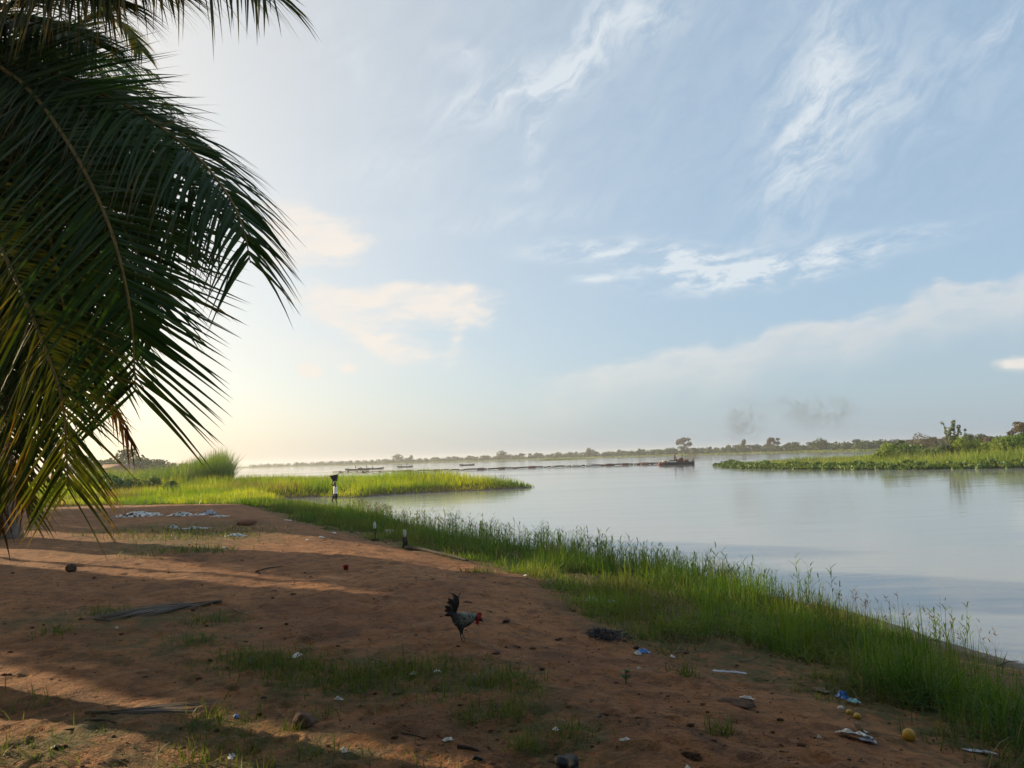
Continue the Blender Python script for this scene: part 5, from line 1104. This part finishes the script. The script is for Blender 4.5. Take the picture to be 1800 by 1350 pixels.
# litter
sheet('white_paper', 1500, 1294, .20, .12, .035, 'white_paper', 'crumpled white paper with a raised corner near the yellow fruit', seed=3, rz=-.25, cut=.3, raise_=.05)
sheet('grey_wrapper', 1527, 1302, .10, .07, .03, 'grey_plastic', 'crumpled grey plastic at the right end of the white paper', seed=4, rz=-.2, cut=.3)
sheet('paper_flap', 1514, 1286, .05, .11, .01, 'white_paper', 'pointed white paper flap sticking up behind the crumpled paper', seed=5, rz=-.9, raise_=.12)
sheet('pale_slab', 1281, 1180, .30, .06, .012, 'grey_plastic', 'pale flat strip of plastic at the foot of the bank grass', seed=6, rz=-.12)
sheet('white_scrap', 1314, 1232, .10, .04, .02, 'white_paper', 'white paper scrap on the edge of the dark soil heap', seed=7, rz=-.4)
sheet('blue_wrapper', 1130, 1146, .14, .08, .03, 'blue_plastic', 'crumpled blue and white wrapper in front of the bank grass', seed=8, rz=.1, cut=.3)
sheet('white_scrap', 1121, 1148, .07, .06, .03, 'white_plastic', 'small white plastic piece against the blue wrapper', seed=9)
sheet('clear_bag', 1041, 1058, .18, .1, .07, 'clear_plastic', 'clear plastic bag lying at the grass edge above the ash heap', 'plastic bag', seed=10, rz=0, cut=.2)
sheet('clear_bag', 1075, 1060, .17, .1, .04, 'teal_plastic', 'pale teal plastic bag right of the clear bag in the grass', 'plastic bag', seed=11, rz=.2, cut=.2)
sheet('blue_wrapper', 1482, 1226, .09, .09, .06, 'blue_plastic', 'bright blue wrapper caught in the grass above the small fruits', seed=12, cut=.2)
sheet('clear_scrap', 1500, 1232, .10, .08, .03, 'teal_plastic', 'clear plastic scrap right of the bright blue wrapper', seed=13, cut=.3)
sheet('cardboard', 1445, 1214, .13, .08, .02, 'twig', 'flat brown cardboard piece half hidden in the bank grass', seed=14)
sheet('pale_strip', 1722, 1320, .16, .045, .012, 'grey_plastic', 'pale strip lying in the grass at the lower right', seed=15, rz=-.35)
for k, (px, py, w, lab) in enumerate(((1182, 1154, .05, 'small white scrap right of the blue wrapper'), (1123, 1179, .03, 'tiny white scrap below the blue wrapper'), (768, 1181, .06, 'white scrap in the grass patch below the rooster'), (977, 1281, .05, 'folded white scrap on sand above the black bag'), (787, 1300, .06, 'white wrapper scrap left of the two black scraps'), (605, 1318, .05, 'white scrap on sand below the brown stone'), (408, 1331, .08, 'white scrap at the bottom left edge'), (205, 1108, .04, 'tiny white scrap under the fallen frond'), (1098, 1303, .05, 'pale scrap on the sand right of the black bag'), (725, 1184, .05, 'flat pale pebble-like scrap in the grass patch'), (1440, 1300, .02, 'tiny white speck left of the crumpled paper'), (520, 1152, .14, 'thin pale bent strip on the sand by the grass patch'), (596, 1225, .06, 'thin pale strip left of the rooster grass patch'), (393, 963, .14, 'pale scrap beside the yellow dry grass patch'), (566, 946, .14, 'white scrap on the upper sand near the bank'), (541, 948, .12, 'small white scrap left of the one near the bank'), (588, 939, .18, 'pale scrap against the bank grass'), (508, 915, .3, 'white scrap in the grass near the red brick'), (1210, 1350, .04, 'white speck at the bottom edge of the sand'), (925, 1015, .1, 'white scrap at the end of the sunlit strip'))):
    sheet('white_scrap', px, py, w, w * .55, .015 + w * .12, 'white_paper' if k % 3 else 'white_plastic', lab, seed=40 + k, n=7)
for k, (px, py, w, d_, a_, mt_, lab) in enumerate(((238, 908, 1.5, .9, .24, 'white_plastic', 'heap of white plastic sheeting farthest left on the upper sand'), (268, 906, 1.0, .6, .12, 'clear_plastic', 'low clear plastic sheet beside the leftmost white heap'), (318, 907, 1.2, .8, .2, 'clear_plastic', 'middle heap of pale plastic sheeting on the upper sand'), (350, 906, .7, .5, .1, 'white_plastic', 'narrow white sheet left of the grey-topped heap'), (366, 905, .7, .6, .24, 'grey_plastic', 'grey-topped heap at the right of the plastic sheeting row'), (387, 908, .7, .5, .08, 'clear_plastic', 'flat pale sheet at the right end of the plastic row'), (345, 930, 1.0, .4, .08, 'clear_plastic', 'long pale plastic strip in the grass below the sheeting row'), (305, 930, .28, .24, .14, 'white_plastic', 'small white piece left of the long pale strip'), (414, 942, .6, .4, .10, 'clear_plastic', 'clear plastic piece on the sand right of the grass'), (262, 885, 1.3, .5, .14, 'white_paper', 'pale debris at the meadow edge, left part'), (289, 884, 1.2, .5, .2, 'white_paper', 'pale debris at the meadow edge, right part'), (208, 910, .7, .5, .1, 'white_plastic', 'small white sheet at the left end of the plastic row'))):
    sheet('plastic_sheet', px, py, w * .8, d_ * .8, a_ * .8, mt_, lab, 'plastic sheet', None, 70 + k, 16, 0.1, 5.0, .6)
# red cup
c_ = gpos(608, 1002); CUP = empty('red_cup', c_, 'small red plastic cup standing on the sand', 'cup')
Geo().add(*lathe([(0, 0), (.032, 0), (.045, .085), (.048, .088), (.043, .085), (.03, .006), (0, .006)], 16)).obj('cup_wall', 'red_plastic', CUP, True)
Geo().add(*lathe([(.044, .078), (.050, .08), (.050, .092), (.044, .092)], 16)).obj('rim', 'red_plastic', CUP, True)
# white bottles on stakes, tub and driftwood at the grass edge
def bottle_geo(s, inv=False):
    pr = [(0, 0), (.04, 0), (.045, .02), (.045, .13), (.03, .17), (.014, .19), (.014, .215), (0, .215)]
    if inv: pr = [(r_, .215 - z) for r_, z in pr]
    return lathe([(r_ * s, z * s) for r_, z in pr], 14)
c_ = gpos(711, 963); ST = empty('stump', c_, 'short dark stump at the grass edge with a white bottle on it', 'stump')
Geo().add(*tube([(0, 0, -.05), (.02, 0, .12), (.0, .01, .24)], [.075, .06, .055], 10)).obj('post', 'driftwood', ST, True)
o = Geo().add(*bottle_geo(.8, True)).obj('bottle', 'white_plastic', None, True); at(o, c_ + np.array([.01, 0, .235])); tag(o, 'white plastic bottle upside down on the dark stump', 'bottle')
c_ = gpos(659, 948); ST = empty('stake', c_, 'thin stake at the grass edge left of the white tub', 'stake')
Geo().add(*tube([(0, 0, -.05), (.01, 0, .15), (.0, .0, .3)], [.016, .014, .012], 6)).obj('pole', 'driftwood', ST, True)
o = Geo().add(*bottle_geo(.85)).obj('bottle', 'white_plastic', None, True); at(o, c_ + np.array([0, 0, .29])); tag(o, 'white plastic bottle upright on the thin stake', 'bottle')
lump('dark_clump', 660, 950, .2, .14, .1, 'dark_soil', 'dark clump at the foot of the thin stake', 'clod', 'dark clods on the sand', 90, .4)
c_ = gpos(684, 946); TB = empty('tub', c_, 'white plastic tub lying tilted in the bank grass', 'tub'); TB.rotation_euler = (.25, .1, 0); TB.location.z += .08; TB.scale = (.7, .7, .8)
Geo().add(*lathe([(0, 0), (.13, 0), (.15, .03), (.17, .14), (.185, .15), (.16, .145), (.135, .03), (0, .02)], 18)).obj('bowl', 'white_plastic', TB, True)
Geo().add(*lathe([(.165, .135), (.19, .14), (.19, .16), (.165, .16)], 18)).obj('rim', 'grey_plastic', TB, True)
pp = [gpos(714, 964), gpos(740, 969), gpos(765, 975), gpos(800, 984), gpos(822, 990)]; c_ = pp[0].copy()
o = Geo().add(*tube(catmull([q - c_ + np.array([0, 0, .04 + .02 * (k % 2)]) for k, q in enumerate(pp)], 16), np.linspace(.045, .018, 16), 8)).obj('driftwood_branch', 'driftwood', None, True); at(o, c_); tag(o, 'dark driftwood branch lying along the foot of the bank grass', 'branch')
def twig(pix, r_, lab, mat='twig', grp='twigs and stalks on the sand'):
    pp = [gpos(*q) for q in pix]; c_ = pp[0].copy(); P = catmull([q - c_ + np.array([0, 0, r_ + .006 * (k % 2)]) for k, q in enumerate(pp)], 10)
    tag(at(Geo().add(*tube(P, np.linspace(r_, r_ * .45, 10), 6)).obj('twig', mat, None, True), c_), lab, 'twig', grp)
twig([(150, 1272), (180, 1275), (207, 1281)], .008, 'thin brown twig below the lower fallen frond', 'driftwood')
twig([(412, 1075), (425, 1082), (445, 1084)], .008, 'pale bent twig right of the upper fallen frond')
twig([(166, 1093), (180, 1096), (195, 1096)], .01, 'short brown twig at the left end of the upper frond', 'driftwood')
twig([(375, 1065), (385, 1065), (389, 1062)], .016, 'dark stub by the stalk end of the upper frond', 'driftwood')
twig([(805, 1311), (825, 1315), (842, 1318)], .012, 'dark stick on the sand left of the black bag', 'driftwood')
twig([(705, 1287), (730, 1293), (748, 1297)], .006, 'thin dark twig in the middle of the lower sand', 'driftwood')
twig([(1262, 1208), (1275, 1216), (1284, 1222)], .005, 'thin pale stalk above the dark soil heap')
twig([(1180, 1152), (1198, 1136), (1212, 1118)], .006, 'long pale stalk leaning out of the bank grass')
twig([(1300, 1163), (1320, 1162), (1335, 1152)], .006, 'curved pale stalk lying at the grass foot')
twig([(1190, 1146), (1230, 1147), (1268, 1146)], .005, 'straight pale stalk on the sand under the grass')
twig([(450, 1005), (470, 1000), (495, 996)], .014, 'dark twig lying in the sunlit strip', 'driftwood')
twig([(1625, 1124), (1640, 1126), (1655, 1128)], .012, 'dark stick lying on the mud by the water', 'driftwood')
twig([(1752, 1170), (1775, 1162), (1795, 1158)], .008, 'thin branch lying at the waterline at the right edge', 'driftwood')
# crumbs of soil, leaf bits and stalks strewn over the sand
n = 5200; a0 = rng.uniform(-38, 34, n); r0 = np.exp(rng.uniform(math.log(3.8), math.log(26), n)); x, y = np.sin(np.radians(a0)) * r0, np.cos(np.radians(a0)) * r0
k = (sdist(x, y) > 1.2) & (fbm(x * .35, y * .35, 99, 3) > -.22); x, y, r0 = x[k], y[k], r0[k]; n = len(x); zz = gz_at(x, y) + .034 * fbm(x * 4.2, y * 4.2, 21, 4) * .6
a = rng.random(n) * 6.283; D = norm(np.stack([np.cos(a), np.sin(a), rng.normal(.05, .15, n)], 1)); big = rng.random(n) ** 3
g = Geo(); g.add(*ribbons(np.stack([x, y, zz + .006], 1), D, (.012 + .06 * big) * (1 + .03 * r0), (.005 + .012 * rng.random(n)) * (1 + .04 * r0), np.array([0, 0, -.1]) + 0 * D, norm(np.cross(D, (0, 0, 1.0)) + rng.normal(0, .35, (n, 3))), 2, fold=.3))
tag(g.obj('ground_crumbs', 'crumb'), 'dark crumbs, leaf bits and stalks strewn over the sand', 'debris', kind='stuff')
V0, T0 = ICO2[0], ICO2[1]; n = 750; a0 = rng.uniform(-38, 30, n); r0 = np.exp(rng.uniform(math.log(3.8), math.log(22), n)); x, y = np.sin(np.radians(a0)) * r0, np.cos(np.radians(a0)) * r0; k = sdist(x, y) > 1.0; x, y, r0 = x[k], y[k], r0[k]; zz = gz_at(x, y)
g = Geo(); I1 = ico(1)
for i in range(len(x)):
    w = .008 + .022 * rng.random() ** 3; g.add(I1[0] * np.array([w, w * rng.uniform(.5, .9), w * rng.uniform(.3, .6)]) * (1 + .02 * r0[i]) * rng.uniform(.8, 1.2, (len(I1[0]), 1)) + np.array([x[i], y[i], zz[i] + .004]), I1[1], rng.random(), .5)
tag(g.obj('small_clods', 'crumb'), 'small earth clods and pebbles dotted over the sand', 'clods', kind='stuff')
# small broad-leaved plant on the open sand
c_ = gpos(1100, 1205); PL = empty('seedling', c_, 'small dark broad-leaved plant alone on the open sand', 'plant')
n = 16; a = rng.random(n) * 6.283; D = norm(np.stack([np.cos(a), np.sin(a), rng.uniform(.2, .9, n)], 1)); P = np.stack([0 * a, 0 * a, rng.uniform(.03, .11, n)], 1)
g = Geo(); g.add(*ribbons(P, D, rng.uniform(.04, .075, n), .035, np.array([0, 0, -.3]) + 0 * D, norm(np.cross(D, (0, 0, 1.0))), 4, prof=lambda q: np.sin(np.pi * np.clip(q, .05, 1)), fold=.15)); g.obj('leaves', 'hyacinth', PL)
Geo().add(*tube([(0, 0, -.01), (.005, 0, .06), (0, 0, .12)], [.006, .005, .003], 6)).obj('stem', 'bark', PL)

# ------------------------------------------------------------------ smoke and haze
def smoke_box(name, px, py, depth, sx, sy, sz, dens, seed, label, shear=0.0, scale=.25):
    c_ = at_depth(px, py, depth); V, T = ICO3; me = mesh_tris(name, V * np.array([sx, sy, sz]) * .5, T, None, True)
    mt, b_, o_ = new_mat(name + str(seed)); NX.nt.nodes.remove(b_)
    pv = NX.node('ShaderNodeVolumePrincipled'); pv.inputs['Color'].default_value = (.22, .19, .16, 1); pv.inputs['Anisotropy'].default_value = .1
    co = objco(); mp = NX.node('ShaderNodeMapping'); NX.put(mp.inputs[0], co); mp.inputs['Scale'].default_value = (2 / sx, 2 / sy, 2 / sz)
    ln = NX.node('ShaderNodeVectorMath', operation='LENGTH'); NX.nt.links.new(mp.outputs[0], ln.inputs[0])
    fall = smooth(NX(ln.outputs['Value']), 1.0, .15)
    NX.put(pv.inputs['Density'], fall * smooth(noise(co, scale, 4.0, .6, 1.2), .38, .72) * dens)
    NX.nt.links.new(pv.outputs[0], o_.inputs['Volume']); me.materials.append(mt)
    o = bpy.data.objects.new(name, me); COL.objects.link(o); o.location = c_; o.rotation_euler = (0, shear, 0); return tag(o, label, 'smoke', kind='stuff')
smoke_box('smoke', 1218, 801, 160, 4.0, 2.5, 3.4, 1.3, 1, 'dark puff of exhaust smoke right above the dredging boat', 0, .8)
smoke_box('smoke', 1285, 803, 162, 17, 4, 2.2, .24, 2, 'thin grey smoke drifting low over the water right of the boat', 0, .35)
smoke_box('smoke', 1310, 738, 175, 12, 6, 17, .24, 3, 'faint grey smoke plume curling in the sky right of the boat', .45, .3)
smoke_box('smoke', 1432, 722, 185, 30, 7, 13, .16, 4, 'fainter spread smoke in the sky farther right', .1, .22)
hz = bpy.data.meshes.new('haze'); V, T = box(0, 0, 0, 1, 1, 1)
lo, hi = np.array((-1400, -40, -4.0)), np.array((1400, 2300, 14.5)); V = lo + (V + .5) * (hi - lo)
me = mesh_tris('haze', V, T); mt, b_, o_ = new_mat('haze'); NX.nt.nodes.remove(b_)
pv = NX.node('ShaderNodeVolumePrincipled'); pv.inputs['Color'].default_value = (.92, .95, 1.0, 1); pv.inputs['Density'].default_value = 0.00034; pv.inputs['Anisotropy'].default_value = .35
NX.nt.links.new(pv.outputs[0], o_.inputs['Volume'])
tag(link('haze', me, 'haze'), 'pale evening haze over the river', 'haze', kind='stuff')
